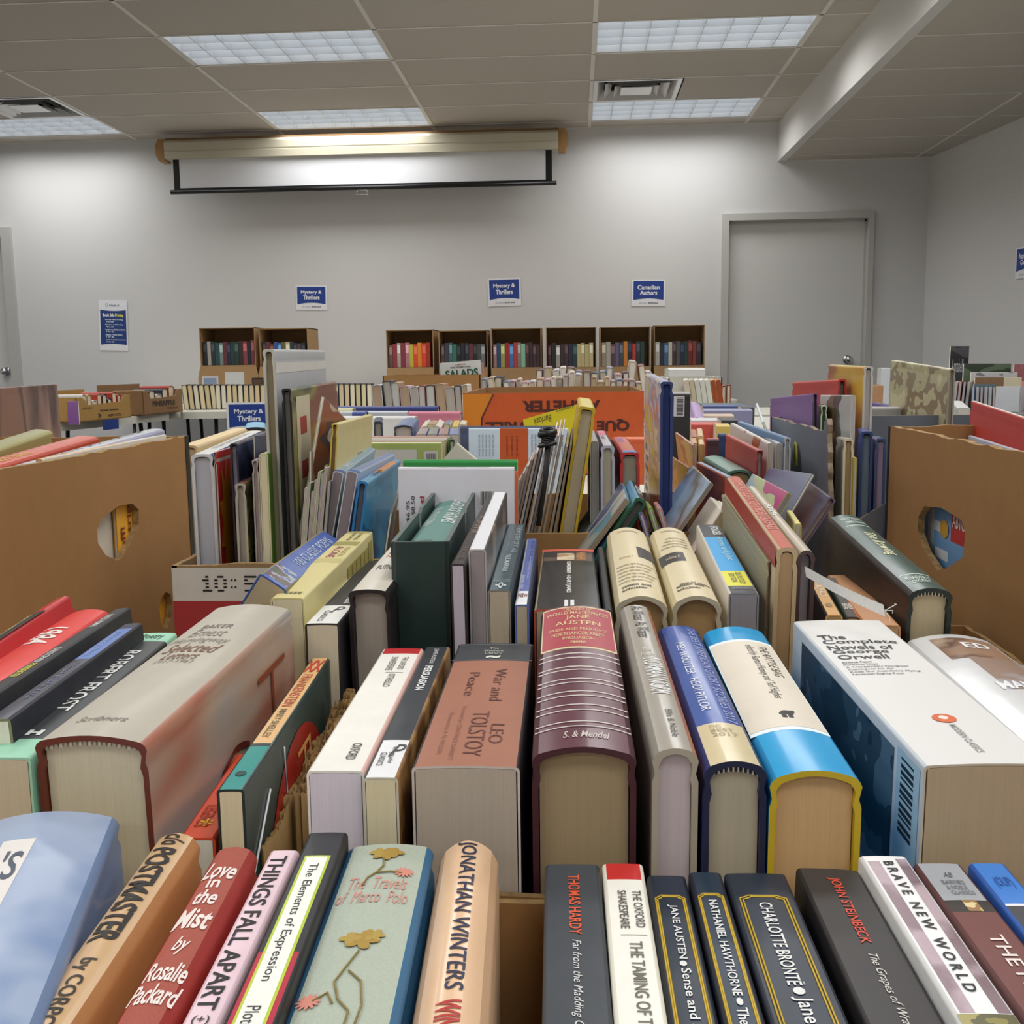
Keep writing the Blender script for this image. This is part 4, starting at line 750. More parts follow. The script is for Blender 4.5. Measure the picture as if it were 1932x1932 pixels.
r3('small low paperback with an orange-buff spine, half hidden below the ribbon', (1558, 1160), (1590, 1160), (1520, 1085), (1545, 1085), Yn=.73, sp='d8a45e', side=('1e1c1a', '31402c'), pages='a88858', dep=.11, tx=[('BUFFALO', 1105, 1125, .3, .7, 'd', 'f0e4c8', .02), ('\u25cf', 1138, 1146, .3, .7, 'a', '9a7a44')])
r3('small low dark brown paperback beside the orange-buff one, below the ribbon', (1596, 1164), (1622, 1164), (1556, 1090), (1580, 1090), Yn=.733, sp='40302a', side=('31402c', 'd07030'), pages='a88858', dep=.107, tx=[('DOVER', 1139, 1150, .2, .9, 'a', 'd8d0c4', .03)])
r3('thick tan paged book lying behind the small paperbacks under the dark green hardcover', (1632, 1178), (1700, 1180), (1566, 1085), (1610, 1085), Yn=.735, sp='c08a5c', side='b07848', pages='b08a60', dep=.10)

# torn corrugated dividers between the thin green and red paperback and the white one
for k, (a_, b__, lb) in enumerate((((664, 1302), (560, 1500), 'torn corrugated cardboard strip in the gap left of the white paperback'), ((640, 1330), (488, 1606), 'second torn corrugated strip, nearer the thin red-covered paperback'))):
    p, q_ = atZ(*a_, CAMZ-.214-.008*k), atZ(*b__, CAMZ-.226-.008*k); dv = q_-p; L_ = Vector((dv.x, dv.y, 0)).length; ux = Vector((dv.x, dv.y, 0)).normalized(); nx = Vector((-ux.y, ux.x, 0)); rr = random.Random(5+k); n = 90
    mb = MB(); top = [p.z+(q_.z-p.z)*i/n+rr.uniform(-.0016, .0016)+.003*math.sin(i*.21+k) for i in range(n+1)]
    for off, amp in ((-.002, 0), (0, .0014), (.002, 0)):
        for s_ in (-.00025, .00025):
            rows = []
            for zf in (0, 1):
                rows.append([tuple(Vector((p.x, p.y, 0))+ux*(L_*i/n)+nx*(off+s_+amp*math.sin(i*1.3))+Vector((0, 0, (zb+.006) if zf == 0 else top[i]))) for i in range(n+1)])
            mb.grid(rows if s_ > 0 else rows[::-1], M('bf9c66', .85, 'board'))
    tag(mb.build('cardboard_divider'), lb, 'cardboard')
# ================================================================ boxes of large picture books behind the third row
def K(lab, NL, NR, Yn, L, FR=None, FL=None, **k):
    k.setdefault('dep', None); k.setdefault('kind', 'hb'); k.setdefault('curve', .05); k.setdefault('grp', 'picture books in the boxes')
    return book(lab, NL, NR, FL, FR, Yn=Yn, L=L, **k)
def Fb(lab, x0, x1, yt, Y, th=.012, dep=None, dyr=0, **k):
    """book standing with its broad cover toward the aisle; spine on top runs left to right"""
    a = atY(x0, yt, Y); b_ = atY(x1, yt+dyr, Y); L = (b_-a).length
    ztab = k.pop('base', TT)+.003
    if dep is None: dep = a.z-ztab
    ydir = (b_-a).normalized(); m = mkframe(a+Vector((0, th/2, 0)), ydir, k.pop('roll', 0), dep); k.setdefault('kind', 'hb'); k.setdefault('curve', .05)
    return book(lab, mw=m, w=th, L=L, dep=dep, **k)
D1Y = .985
carton('white-fronted low box with dotted numerals and a red band, behind the third row at left', -.376, -.115, D1Y-.022, 1.34, zb, CAMZ-.181, col=('8f7350', .8, 'board'), th=.005, heights=(0, .006, 0, 0))
CW = (.376-.115)/2; e = bpy.data.objects['cardboard_box.005']; f = MB()
hh = CAMZ-.182-zb; yF = -(1.34-(D1Y-.022))/2-.0004
f.box((-CW, yF-.0006, hh*.765), (CW, yF, hh-.001), M('c9c4bc', .6, 'board')); f.build('printed_front', e)
f = MB(); f.box((-CW, yF-.0006, 0), (CW, yF, hh*.765), M('9c2326', .6)); f.build('red_band', e)
f = MB(); T = lambda a, b: (-CW+2*CW*a, yF-.0012, hh*b)
def dotted(s, a0, a1, b0, b1):
    V, F, _ = textgeo(s, -.0); D = M('1a1a1c', .7); rr_ = random.Random(2)
    pats = {'0': ('0110', '1001', '1001', '1001', '0110'), '5': ('1111', '1000', '1110', '0001', '1110'), '1': ('0010', '0110', '0010', '0010', '0111'), ':': ('0', '1', '0', '1', '0'), 'G': ('0111', '1000', '1011', '1001', '0111')}
    n = len(s); cw = (a1-a0)/n
    for i, ch in enumerate(s):
        P = pats[ch]
        for r_, row in enumerate(P):
            for c_, v in enumerate(row):
                if v == '1':
                    for s_ in (0, .5):
                        ca = a0+cw*(i+(c_+.3+s_)/(len(row)+1)); cb = b1-(b1-b0)*(r_+.5)/5
                        f.add([T(ca+.0042*math.cos(q_*math.pi/3), cb+.0075*math.sin(q_*math.pi/3)) for q_ in range(6)], [tuple(range(6))], D)
dotted('10:50', .10, .37, .825, .945); f.build('dotted_numerals', e)
ART = lambda *c, **k: art(c, k.get('s', 16), .3, .6, stretch=k.get('st', (1, .35, 1)), seed=k.get('seed', 0), hard=k.get('hard', True))
K('cream-spined picture book behind the corner of the big left box', (335, 842), (372, 838), 1.31, .28, FR=(466, 806), sp=('e2c795', .5), side='d8bf90', pages='c9bb98')
K('white-spined large atlas standing against the big left box', (360, 857), (401, 856), .992, .27, FR=(497, 812), sp=('dedcd6', .4), side=('dadada', '2c4a86'), pages='b3b3bb', edge='cfcfd2', tx=[('THE ILLUSTRATED ATLAS', .15, .8, .3, .6, 'd', 'a8a49c')])
eS = K('picture book with a red cover and yellow star, beside the white atlas', (402, 853), (408, 853), .992, .27, FR=(505, 824), sp=('c8bcb0', .4), side=('c8c0b8', 'c0241f'), pages='b9a99c', curve=.02)
w_, L_ = INFO[-1][1:3]; dp = .22
q = MB(); P = []
for i in range(20):
    r_ = .045 if i % 2 else .026; th = i*math.pi/10; P.append((w_/2+.0006, .035+r_*.8*math.cos(th), .165+r_*1.5*math.sin(th)))
P = [(x, max(.002, y), z) for x, y, z in P]; q.add(P, [tuple(range(20))], M('e2941c', .4)); q.build('yellow_star', eS)
K('dark navy jacketed picture book in a clear cover, left part of the white-fronted box', (433, 837), (448, 836), .995, .24, FR=(522, 808), sp=('25283e', .25, 'worn', .8), side=('2a2a40', ART('1d2233', '3c4560', '262c3c', '5a6280', seed=4)), edge='1c1c2c', pages='8a8494')
K('small olive-patterned picture book, low in front of the navy one', (443, 913), (463, 911), .975, .20, FR=(515, 884), sp=('8c4a3c', .4), side=('7a7066', ART('3c3a1c', '7a7426', '2a2a16', '8c8a3c', s=40)), pages='a39a8c', edge='a8a094')
K('thin picture book with a dark red cover, between the olive one and the green-edged one', (475, 868), (487, 867), .985, .22, FR=(530, 848), sp=('b3a8a4', .4), side=('b8aca8', '7c2a22'), pages='b3a49c')
K('dark triangular-looking thin booklet leaning back beside the navy book', (477, 822), (481, 822), 1.02, .25, FR=(536, 822), sp='2e3550', side=('3a4260', '2f3b66'), kind='pb', dep=.2)
K('cream-paged picture book with a lime green cover, left of the tallest gray book', (488, 857), (505, 855), .985, .22, FR=(548, 838), sp=('cfc7a0', .5), side=('cfc9a8', '74a832'), pages='cfc6a4', kind='pb')
eG = K('tallest picture book, pale gray with a white rim, towering over the left boxes', (495, 658), (518, 659), 1.01, .315, FR=(613, 661), sp=('cfcbbf', .5, 'worn', .3), side=('c6c3ba', M('b6b9bc', .35, 'worn', .3)), edge='c9c6ba', pages='a89c80', dep=.325, inset=.007,
  patch=[('R', .04, .07, .0, 1, 'dcdbd4', 'embossed_rim')], stx=[('R', 'Edith\nLife', .78, .93, .26, .36, 0, '8a8c90')])
eK = K('tall black picture book with a cream strip of red tabs and painted abstract cover', (531, 734), (549, 732), .985, .31, FR=(636, 719), sp=('141214', .3, 'worn', .5), side=('161416', ART('4a2a20', '7c3a26', '8a8a3c', '3a4634', '6a7454', '9c4030', s=9, hard=False, seed=2)), edge='0e0d0e', pages='6e6a66', dep=.285,
  patch=[('R', .03, 1, .68, .93, 'cfc9ae', 'cream_strip')]+[('R', .10+.15*k, .16+.15*k, .75, .87, 'a83a30', 'red_tab') for k in range(6)])
K('white booklet standing on its corner, peaked between the black book and the yellow one', (606, 749), (612, 748), 1.03, .27, FR=(693, 830), kind='pb', sp='c9c0b0', side=('d0cabc', ART('b9ac98', 'c9bfae', '8a4a34', '3c3c52', 'd0c8b8', s=12, seed=8)), dep=.20, roll=9)
K('plain dull brown thin picture book under the white peaked booklet', (583, 851), (588, 851), 1.0, .27, FR=(628, 841), sp='a08c78', side=('a8988a', '8f7c68'), kind='pb', roll=2)
K('pale yellow hardcover picture book, leaning right of the peaked booklet', (626, 797), (638, 801), 1.0, .27, FR=(704, 783), sp=('d6c878', .4, 'worn', .3), side=('b89a2c', 'd0c58c'), edge='cdb045', pages='8a7350', roll=5, stx=[('R', 'ETHERIE', .10, .16, .15, .45, 90, '5a5444')])
K('thin green-covered picture book between the pale yellow and the light blue ones', (612, 878), (618, 878), .995, .26, FR=(695, 842), sp='8f8a60', side=('a09a80', '6e8434'), kind='pb', roll=7)
K('light blue picture book, left of a matching pair with dark blue page tops', (629, 889), (649, 890), .99, .25, FR=(709, 845), sp=('7aa2b8', .3, 'worn', .6), side=('b9b9bc', '9ab0bc'), edge='c9c9cc', pages='84787a', roll=12, kind='pb', patch=[('S', 0, 1, .95, 1, '2a3f86', 'blue_end')], tx=[('STARS', .70, .84, .3, .8, 'd', 'd8dce0', .02)])
K('periwinkle-blue picture book, right of a matching pair with dark blue page tops', (654, 889), (676, 889), .99, .27, FR=(746, 855), sp=('6f8cc4', .3, 'worn', .6), side=('b9b9bc', '9cb0c8'), edge='c9c9cc', pages='8a7c80', roll=11, kind='pb', patch=[('S', 0, 1, .95, 1, '1f5a9c', 'blue_end')])
K('bright cyan picture book with an orange patch on its spine, right of the blue pair', (675, 909), (695, 907), .985, .26, FR=(757, 866), sp=('4f9fc4', .3, 'worn', .6), side=('2a7ab8', ART('2a86b8', '3f9cc8', '2474a8', '5aaace', s=10, seed=3)), edge='2a7ab8', pages='6c7278', roll=9, inset=.006, patch=[('S', .12, .9, .10, .62, 'c98a58', 'orange_patch')], tx=[('JUNGLE', .55, .78, .3, .8, 'd', '5a3420', .02)])
cols = (('c07a5c', 'd8cfc4', 'salmon'), ('3a5a34', 'c9cdb8', 'dark green'), ('55584a', 'b8b0a8', 'gray-green'), ('8a7c70', 'c0b4a8', 'taupe'), ('5a8a34', 'cdd2b0', 'leaf green'), ('7a6a8a', 'b0a8b8', 'mauve'), ('9a8a7c', 'c8beb0', 'sand'), ('3e4a52', 'a8a8a8', 'slate'))
for i, (c1, c2, nm) in enumerate(cols):
    x = 575+6.3*i; y = (920, 912, 927, 905, 890, 893, 883, 908)[i]
    K('slim %s picture book in the tight fan left of the light blue pair' % nm, (x, y), (x+5, y), .982, .2, FR=(x+72, y-34), sp=c2, side=(c2, c1), pages='b8aca0', kind='pb', roll=6+.15*i)
book_ = K('gray book corner with a dark barcode, tilted between the cyan book and the white cover', (735, 966), (741, 968), .99, .12, FR=(753, 932), sp='5c5a58', side=('6a6866', '6e6c6a'), kind='pb', dep=.10, roll=10)
eW = Fb('white-backed picture book with prices and a red word, its broad cover facing forward', 751, 970, 882, 1.0, .010, sp=('dedcde', .4), side=('d8d6d8', 'd2d0d6'), edge='b04a6c', pages='c9b8b0', kind='pb',
  stx=[('R', '$6.95', .90, .935, .14, .23, 270, '3c3a3c'), ('R', 'Can. $8.50', .855, .89, .12, .28, 270, '3c3a3c'), ('R', 'brilliant!', .775, .815, .12, .30, 270, 'b82c28', .03)], tx=[('A litter of kittens', .2, .92, .2, .8, 'x', '6a6a6a')],
  patch=[('R', .09, .17, .17, .31, 'f0eff0', 'barcode_label')]+[('R', .10, .16, .18+.008*k, .18+.008*k+(.005 if k % 3 else .003), '2a2a2c', 'barcode_bar') for k in range(14)])
Fb('green-spined picture book directly behind the white-backed one', 760, 976, 868, 1.03, .012, sp=('2f8a44', .4), side=('2a7a3c', '1f8a3c'), edge='d9cda4', pages='d9cda4')
Fb('red and green edged thin picture book behind the white-backed cover', 764, 977, 889, 1.017, .004, sp=('b83a6c', .4), side=('6a9a3c', 'c9622c'), edge='b83a6c', kind='pb')
# middle brown box with magazines
carton('brown box packed with magazines in the middle, its front rim showing behind the third row', -.105, .205, 1.065, 1.40, zb, CAMZ-.168, th=.005)
mags = [(978, 905, 'c0b0a8', '8a5a4c'), (985, 893, 'b3a498', '4a3c38'), (993, 880, 'd0c4b8', '7c6450'), (1001, 868, '9c8a80', 'a04a34'), (1010, 855, 'd8ccc4', '6a7c8a'), (1019, 842, 'bcb0a8', '4c4450'), (1027, 850, 'e0d4d0', 'b8847c'), (1035, 838, 'a89c94', '5c5450'), (1043, 826, 'cfc8c0', '8c8480'), (1051, 822, 'c8b8a8', '9a3c34'), (1059, 820, 'b8a898', '6c5c4c'), (1067, 842, 'd0c4a8', '9c8c5c'), (1075, 838, 'a08c78', '50443c')]
onames = ('first', 'second', 'third', 'fourth', 'fifth', 'sixth', 'seventh', 'eighth', 'ninth', 'tenth', 'eleventh', 'twelfth', 'thirteenth', 'fourteenth', 'fifteenth', 'sixteenth', 'seventeenth', 'eighteenth', 'nineteenth', 'twentieth')
for i, (x, y, c1, c2) in enumerate(mags):
    K('thin magazine leaning right, %s from the left in the fan beside the yellow book' % onames[i], (x, y), (x+4.5, y), 1.085+.003*(i % 3), .21, FR=(x+4.5+(1092-x)*.13, y-30), sp=c1, side=(c2, c2), pages=c1, kind='pb', roll=14-.25*i, name='magazine', cat='magazine', grp='magazines fanned in the middle box', curve=.02)
q = MB()      # black coiled cord hank on the magazines
for k in range(9):
    z0 = CAMZ-.070-.0045*k; cx = .535*0; p0 = atY(1033, 812+3.4*k, 1.07)
    r_ = .0042+.0012*math.sin(k*.9)
    q.tube([tuple(p0+Vector((r_*1.5*math.cos(t), r_*math.sin(t), .0015*math.sin(t+k)))) for t in [j*math.pi/5 for j in range(11)]], .0022, M('151515', .35), 6)
p0 = atY(1033, 842, 1.07); q.tube([tuple(p0), tuple(p0+Vector((-.002, 0, -.03))), tuple(p0+Vector((-.010, 0, -.08)))], .003, M('2a2728', .6), 6)
tag(q.build('coiled_cord'), 'small hank of black coiled cord stuck upright among the magazines', 'cord')
K('tall thick yellow hardcover leaning right, rising above the magazines', (1092, 768), (1125, 768), 1.095, .215, FR=(1117, 751), sp=('cdbb3c', .4, 'worn', .3), side=('c8a820', 'bfa01c'), edge='c9a81c', pages='b9ac90', curve=-.0, dep=.255, roll=9, inset=.005)
K('gray-paged magazine volume right of the tall yellow hardcover', (1113, 832), (1130, 832), 1.11, .23, FR=(1122, 812), sp='a4a09c', side='8a8c8a', pages='8f8c88', kind='pb')
K('navy picture book with a pink and white spine, right of the gray volume', (1133, 841), (1160, 840), 1.10, .23, FR=(1144, 812), sp=('c9c4cc', .4), side=('20244c', '1d2244'), edge='b8b4c0', pages='b0a890', bands=[(0, .35, 'd8788a')], tx=[('ABC', .4, .6, .3, .6, 'a', '7a7a8a')])
K('red picture book with a cyan near end and tiny figures, right of the navy one', (1170, 853), (1207, 853), 1.10, .23, FR=(1184, 824), sp=('d25a50', .4), side=('c02c26', 'b82a22'), edge='b82a22', pages='8f8674', bands=[(.90, 1, '2a80bc')], patch=[('S', .3, .6, .12, .38, '9a5a8c', 'printed_figure'), ('S', .35, .75, .5, .8, 'cf7a3c', 'printed_figure')])
K('tall picture book with a pastel painted cover and dark blue binding, centre right', (1246, 722), (1270, 718), 1.12, .315, FL=(1216, 706), sp=('8a8c9c', .4), side=(ART('c8c0c8', 'd0bc3c', 'a890b8', 'd4ccd0', '8894c0', 'c87c68', 'b8c0d0', s=16, seed=6), '2c3f7c'), edge='2a3a72', pages='23356a', dep=.29, curve=.02, patch=[('L', .30+.045*k, .325+.045*k, .12+.05*(k % 2), .22+.04*(k % 3), '5a5c78', 'printed_word') for k in range(12)])
K('blue-gray picture book tipped far over, lying across the middle of the boxes', (1180, 940), (1189, 945), 1.0, .20, FL=(1166, 886), sp=('6a8c9c', .35, 'worn', .6), side=(ART('5a6488', 'c0b4a4', '6a94a4', 'b0a698', '4a5274', s=9, hard=True, st=(1, 1, .6), seed=5), '8a7c68'), edge='a89880', pages='a08c74', dep=.19, roll=36, kind='pb')
K('green jacketed hardcover tipped over behind the blue-gray one', (1200, 945), (1224, 940), 1.0, .19, FL=(1176, 888), sp=('25463c', .3, 'worn', .6), side=(ART('3c8a54', '7ab05c', '6aa4c8', '88b8d8', s=12, hard=False, seed=3), '1f4a34'), edge='1f5a44', pages='5a5650', dep=.17, roll=33, tx=[('JOY', .2, .4, .3, .7, 'd', 'd8dcd8', .02), ('COOK', .6, .85, .3, .8, 'd', 'd8dcd8', .02)])
K('picture book with a yellow edge and landscape cover, tipped over right of the pastel one', (1340, 910), (1347, 914), 1.0, .18, FL=(1306, 878), sp=('c8b45c', .4), side=(ART('5c6a48', '8aa4b8', '6e6444', 'a8bcd0', '3c4834', s=10, hard=False, seed=7), '8a8478'), edge='8f887a', pages='7c7468', dep=.15, roll=34, kind='pb')
for i, (x, y, r_, c1, c2, nm) in enumerate(((1362, 962, 32, 'c9bda8', 'd8cfc0', 'cream'), (1376, 968, 24, 'd2c8b4', 'e0d8c8', 'ivory'))):
    K('%s paged small book tipped right behind the study edition' % nm, (x, y), (x+16, y+10), .965, .12, FL=(x-22, y-26), sp=c2, side=(c2, c2), pages='b39c74', kind='pb', dep=.10, roll=r_)
for i, (x, y, c1, nm) in enumerate(((1205, 968, '5a5484', 'violet'), (1222, 957, '6a9a3c', 'green'), (1240, 958, 'b07c80', 'dusty pink'))):
    K('small %s plastic-backed booklet poking up behind the cream pair' % nm, (x, y), (x+9, y+2), .975, .11, FL=(x-8, y-12), sp=c1, side=c1, pages='a89c98', kind='pb', dep=.08, roll=-16, coat=.8)
K('reddish-brown picture book leaning left behind the pastel painted one', (1297, 882), (1301, 882), 1.30, .24, FL=(1268, 862), sp='a8685c', side=(ART('8c5a48', 'a87a5c', '6c4438', 'b8946c', s=18, seed=3), '8c5a48'), kind='pb', pages='c0a890')
K('very tall reddish picture book cover beside the black boxed volume', (1306, 838), (1311, 840), 1.42, .26, FL=(1274, 815), sp='c09088', side=(ART('a06850', 'b07c68', '8a5444', 'c0a07c', s=14, seed=9), 'a87c70'), kind='pb', pages='c0a890', roll=-7)
K('sage green book with rounded spine lying high in the right-hand group', (1371, 888), (1419, 885), 1.30, .22, FR=(1367, 858), sp=('6a9a88', .3, 'worn', .5), side=('4a7a6a', '4a7a6a'), edge='4a7a6a', pages='8a7c58', curve=.1)
K('picture book with a light blue spine and orange cover, left below the sage green one', (1368, 900), (1384, 898), 1.12, .23, FL=(1313, 872), sp=('8aa0bc', .35), side=('c05a38', 'b8803c'), edge='5a9ab0', pages='8c8478')
K('bright red hardcover, right of the sage green spine', (1428, 851), (1440, 848), 1.28, .25, FL=(1369, 821), sp=('c04a44', .3, 'worn', .5), side=('a83430', '8c2420'), edge='7c2020', pages='a08c84', dep=.20, stx=[('L', 'A', .70, .82, .55, .80, 0, 'd8d0c4', .03)])
K('picture book with a torn white and orange jacket behind the bright red one', (1448, 838), (1459, 834), 1.33, .27, FL=(1378, 800), sp='c8c2b8', side=(ART('b8703c', 'd0ccc4', 'a85c30', 'dcd8d2', s=9, seed=4), 'c8c0b8'), kind='pb', pages='b0a898')
K('slim gray-paged picture book between the torn jacket and the blue one', (1464, 838), (1477, 834), 1.34, .24, FL=(1420, 812), sp='b9b9b4', side='8c9498', kind='pb', pages='9c968c')
K('large picture book with a sky-blue spine and white cover rim, beside the gray torn box', (1480, 828), (1492, 823), 1.335, .29, FL=(1392, 797), sp=('6c8cb0', .35, 'worn', .4), side=('5c7ca0', 'b8bcc0'), edge='b8bcc0', pages='a4a2a0', tx=[('A HISTORY OF MOTORING', .3, .9, .3, .7, 'd', 'b0bccc')])
K('white paper booklet standing on its corner behind the blue-spined one', (1437, 795), (1442, 797), 1.5, .2, FL=(1425, 760), sp='c8ccd0', side=('b4bcc4', 'c8d0d4'), kind='pb', dep=.15, roll=-20)
K('thick purple and red jacketed book tipped over, above the beige ribboned one', (1566, 936), (1578, 944), 1.0, .2, FL=(1523, 905), sp=('54527c', .3, 'worn', .6), side=(ART('3c4468', '5a2c28', '2c3456', '6a3c34', s=8, hard=False, seed=5), '6a5064'), edge='6c5468', pages='968a7c', dep=.16, roll=32)
K('blue-gray thin picture book tipped over behind the purple jacketed one', (1533, 893), (1537, 897), 1.07, .2, FL=(1452, 882), sp='8a8c90', side=(ART('6a7078', '585c84', '7a8490', '5c6470', s=8, hard=False, seed=2), '7c7c80'), kind='pb', dep=.17, roll=30)
K('pink and yellow cartoon-striped paperback tipped over in front of the blue-gray one', (1486, 928), (1496, 934), .985, .16, FL=(1420, 893), sp='a8b06c', side=(ART('c8b898', '9cb4c0', 'b8c08c', 'b83c74', s=12, seed=11), 'a0988c'), pages='8c8684', kind='pb', dep=.12, roll=30)
K('small cream paperback with a yellow label behind the beige ribboned book', (1500, 990), (1512, 985), .965, .1, FL=(1484, 965), sp='dccf70', side=('d8cc8c', 'c8bca0'), kind='pb', dep=.1, pages='c8bca4')
# gray torn carton
cx0, cx1, cy0, cy1 = .296, .60, 1.268, 1.665; rimG = CAMZ-.085
GR = M('6c7078', .7, 'board'); TOR = M('a39078', .9, 'cut')
e = empty('cardboard_box', Matrix.Translation(((cx0+cx1)/2, (cy0+cy1)/2, zb))); tag(e, 'gray printed cardboard box with torn ragged edges, right of centre', 'box')
a, c, H = (cx1-cx0)/2, (cy1-cy0)/2, rimG-zb; rr = random.Random(11)
def rag(u0, v0, u1, v1, n, j): return [(u0+(u1-u0)*i/n+rr.uniform(-j, j), v0+(v1-v0)*i/n+rr.uniform(-j, j)) for i in range(n+1)]
f = MB(); f.box((-a, -c, 0), (a, c, .004), GR); f.build('base', e)
f = MB(); panel(f, [(-c, 0), (c, 0), (c, H)]+rag(c-.01, H, -c+.045, H, 24, .0016)+[(-c+.042, H+.012), (-c+.03, H+.016)]+rag(-c+.026, H+.010, -c+.004, 0.11, 12, .0025)+[(-c, .10)], [], lambda u, v, w: (-a+w, u, v), .006, GR, TOR); f.build('wall_panel', e)
f = MB(); panel(f, [(-a, 0), (a, 0)]+rag(a, .155, -a+.06, .150, 16, .003)+rag(-a+.055, .148, -a, .10, 5, .003), [], lambda u, v, w: (u, -c+w, v), .006, GR, TOR); f.build('wall_panel', e)
f = MB(); panel(f, [(-a, 0), (a, 0), (a, H), (-a, H)], [], lambda u, v, w: (u, c-w, v), .006, GR, TOR); f.build('wall_panel', e)
f = MB(); panel(f, [(-c, 0), (c, 0), (c, H), (-c, H)], [], lambda u, v, w: (a-w, u, v), .006, GR, TOR); f.build('wall_panel', e)
f = MB(); oc = sidept(1502, 885, cx0); oy, oz = oc[0]-(cy0+cy1)/2, oc[1]-zb
f.add([(-a-.0005, oy+.034*math.cos(t*math.pi/12), oz+.035*math.sin(t*math.pi/12)) for t in range(24)], [tuple(range(23, -1, -1))], M('22221e', .6)); f.build('printed_oval', e)
f = MB(); f.tube([(-a-.0006, oy-.012, oz+.006), (-a-.0006, oy-.006, oz+.032), (-a-.0006, oy+.003, oz+.036), (-a-.0006, oy+.012, oz+.010)], .0022, M('a39a3c', .6), 6); f.build('printed_arch', e)
K('purple cloth picture book with gold script, standing in the gray torn box', (1533, 743), (1544, 741), 1.46, .30, FL=(1453, 752), sp=('8a6a9c', .6, 'cloth'), side=(M('7c5a90', .55, 'cloth'), '6a4a7c'), edge='6a4a7c', pages='6c6468', dep=.27, inset=.008, stx=[('L', 'Prs', .62, .86, .42, .85, 0, 'c8b060', -.01), ('L', '*', .28, .36, .55, .75, 0, 'c8b060')])
K('bright red hardcover standing behind the purple one', (1581, 717), (1598, 714), 1.50, .27, FL=(1495, 722), sp=('c23c36', .35, 'worn', .4), side=('b8332c', 'a82c26'), edge='a82c26', pages='7c7470', dep=.29, inset=.007)
K('orange-yellow picture book with a white board edge, tallest in the gray torn box', (1630, 690), (1648, 692), 1.42, .27, FL=(1563, 687), sp=('d8c468', .4, 'worn', .4), side=(ART('c8801c', 'd8941c', 'd8b42c', 'a8642c', s=8, hard=False, seed=1), 'c0bab0'), edge='c8c4ba', pages='b8b0a8', dep=.31)
K('white picture book with a dark brown bowl painting, in the gray torn box', (1606, 744), (1614, 747), 1.30, .24, FL=(1548, 744), sp='c0beb8', side=(ART('c4c2bc', 'b8b6b0', '4a3a34', '7c5c44', 'c8c8c4', s=7, seed=12), 'b8b8b0'), kind='pb', pages='b0aca4', dep=.26)
K('thin green patterned booklet between the purple and the white picture books', (1549, 765), (1561, 764), 1.43, .18, FL=(1543, 764), sp='c8ccb8', side='4a6a3c', pages='3c5a34', dep=.22)
K('small thick cream hardcover in front of the white picture book', (1592, 829), (1611, 826), 1.275, .17, FL=(1573, 822), sp=('cfc8b0', .4, 'worn', .3), side='b8b09c', edge='cfc6ac', pages='a08860', dep=.19)
K('mustard yellow thin picture book, lowest at the front of the gray torn box', (1611, 864), (1617, 863), 1.262, .16, FL=(1573, 847), sp='c8b84c', side=('a88f24', 'b8b4a8'), kind='pb', pages='b8b4ac', dep=.18)
K('royal blue hardcover picture book with gray pages, right side of the gray torn box', (1624, 816), (1647, 812), 1.275, .24, FL=(1614, 806), sp=('2c4488', .4, 'worn', .4), side=('2c4488', '24386c'), edge='24386c', pages='6c7c88', dep=.20, inset=.006)
K('lilac and blue picture book squeezed against the big right box', (1652, 826), (1672, 828), 1.275, .2, FL=(1644, 822), sp=('34507c', .4), side=('a0889c', 'a0889c'), edge='34507c', pages='a0889c', dep=.20)
K('picture book with a carved stone frieze on its cover, standing tall at right', (1792, 692), (1802, 700), 1.62, .32, FL=(1683, 676), sp=('cfc8a8', .5), side=(ART('a8a47c', 'b8b488', '6c5c3c', '8c845c', 'c4c098', 's', s=7, seed=21) if False else ART('c0bc94', 'a8a47c', '7c6a48', 'b4b088', 'c8c4a0', s=15, st=(1, .6, 1), seed=21), 'a09884'), edge='a09884', pages='948a7c', dep=.33)
Fb('gray-spined boxed set standing behind the gray torn box', 1642, 1700, 768, 1.85, .04, sp='a8a8a8', side='8c8a86', pages='a8a098')
K('long picture book with a purple and brown collage spine, lying level at right', (1790, 783), (1806, 786), 1.68, .46, FL=(1645, 757), sp=ART('5c4a84', '7c6a54', '8a7ca0', '4c3c74', s=14, st=(1, 1, 1), seed=4), side=('5c4a84', '4c3c74'), edge='4c3c74', dep=.25, pages='6c6478')
K('rolled white catalogue with a red end, below the purple collage spine', (1676, 788), (1692, 789), 1.80, .3, FL=(1650, 776), sp='b8bcbc', side='8c9090', pages='b84030', curve=.45, dep=.22)
# contents of the two big hand-hole cartons
K('dark wood-patterned large book standing at the far left above the big left box', (-60, 735), (-50, 735), 1.55, .30, FR=(108, 724), sp='3c3834', side=(ART('6c4c3c', '8c6450', '4c3630', 'a88070', s=5, hard=False, st=(1, 1, .3), seed=3), ART('6c4c3c', '8c6450', '4c3630', 'a88070', s=6, hard=False, st=(1, 1.6, .25), seed=3)), pages='8c8074', dep=.36)
K('olive-gold spined book in the back of the big left box', (-90, 868), (-50, 850), 1.02, .24, FR=(97, 803), sp=('8f8a48', .4, 'worn', .4), side=('7c7840', 'a8a468'), dep=.21, roll=8)
K('orange-red spined hardcover in the big left box', (-60, 882), (-10, 874), 1.0, .25, FR=(186, 819), sp=('c8492c', .35, 'worn', .5), side=('b03c24', 'c04428'), dep=.22, roll=6, tx=[('THE JOY', .6, .95, .3, .7, 'd', 'd8a838', .02)])
K('white-spined catalogue with a row of gray capitals, at the front of the big left box', (22, 876), (66, 877), .962, .29, FR=(311, 809), sp=('c6c8ce', .3, 'worn', .6), side=('b8bac4', '9a9cb4'), dep=.21, pages='a8a8b0', tx=[('M I N I M A L I S M   N O R D I C', .12, .9, .25, .55, 'd', '5a5a60', .01)])
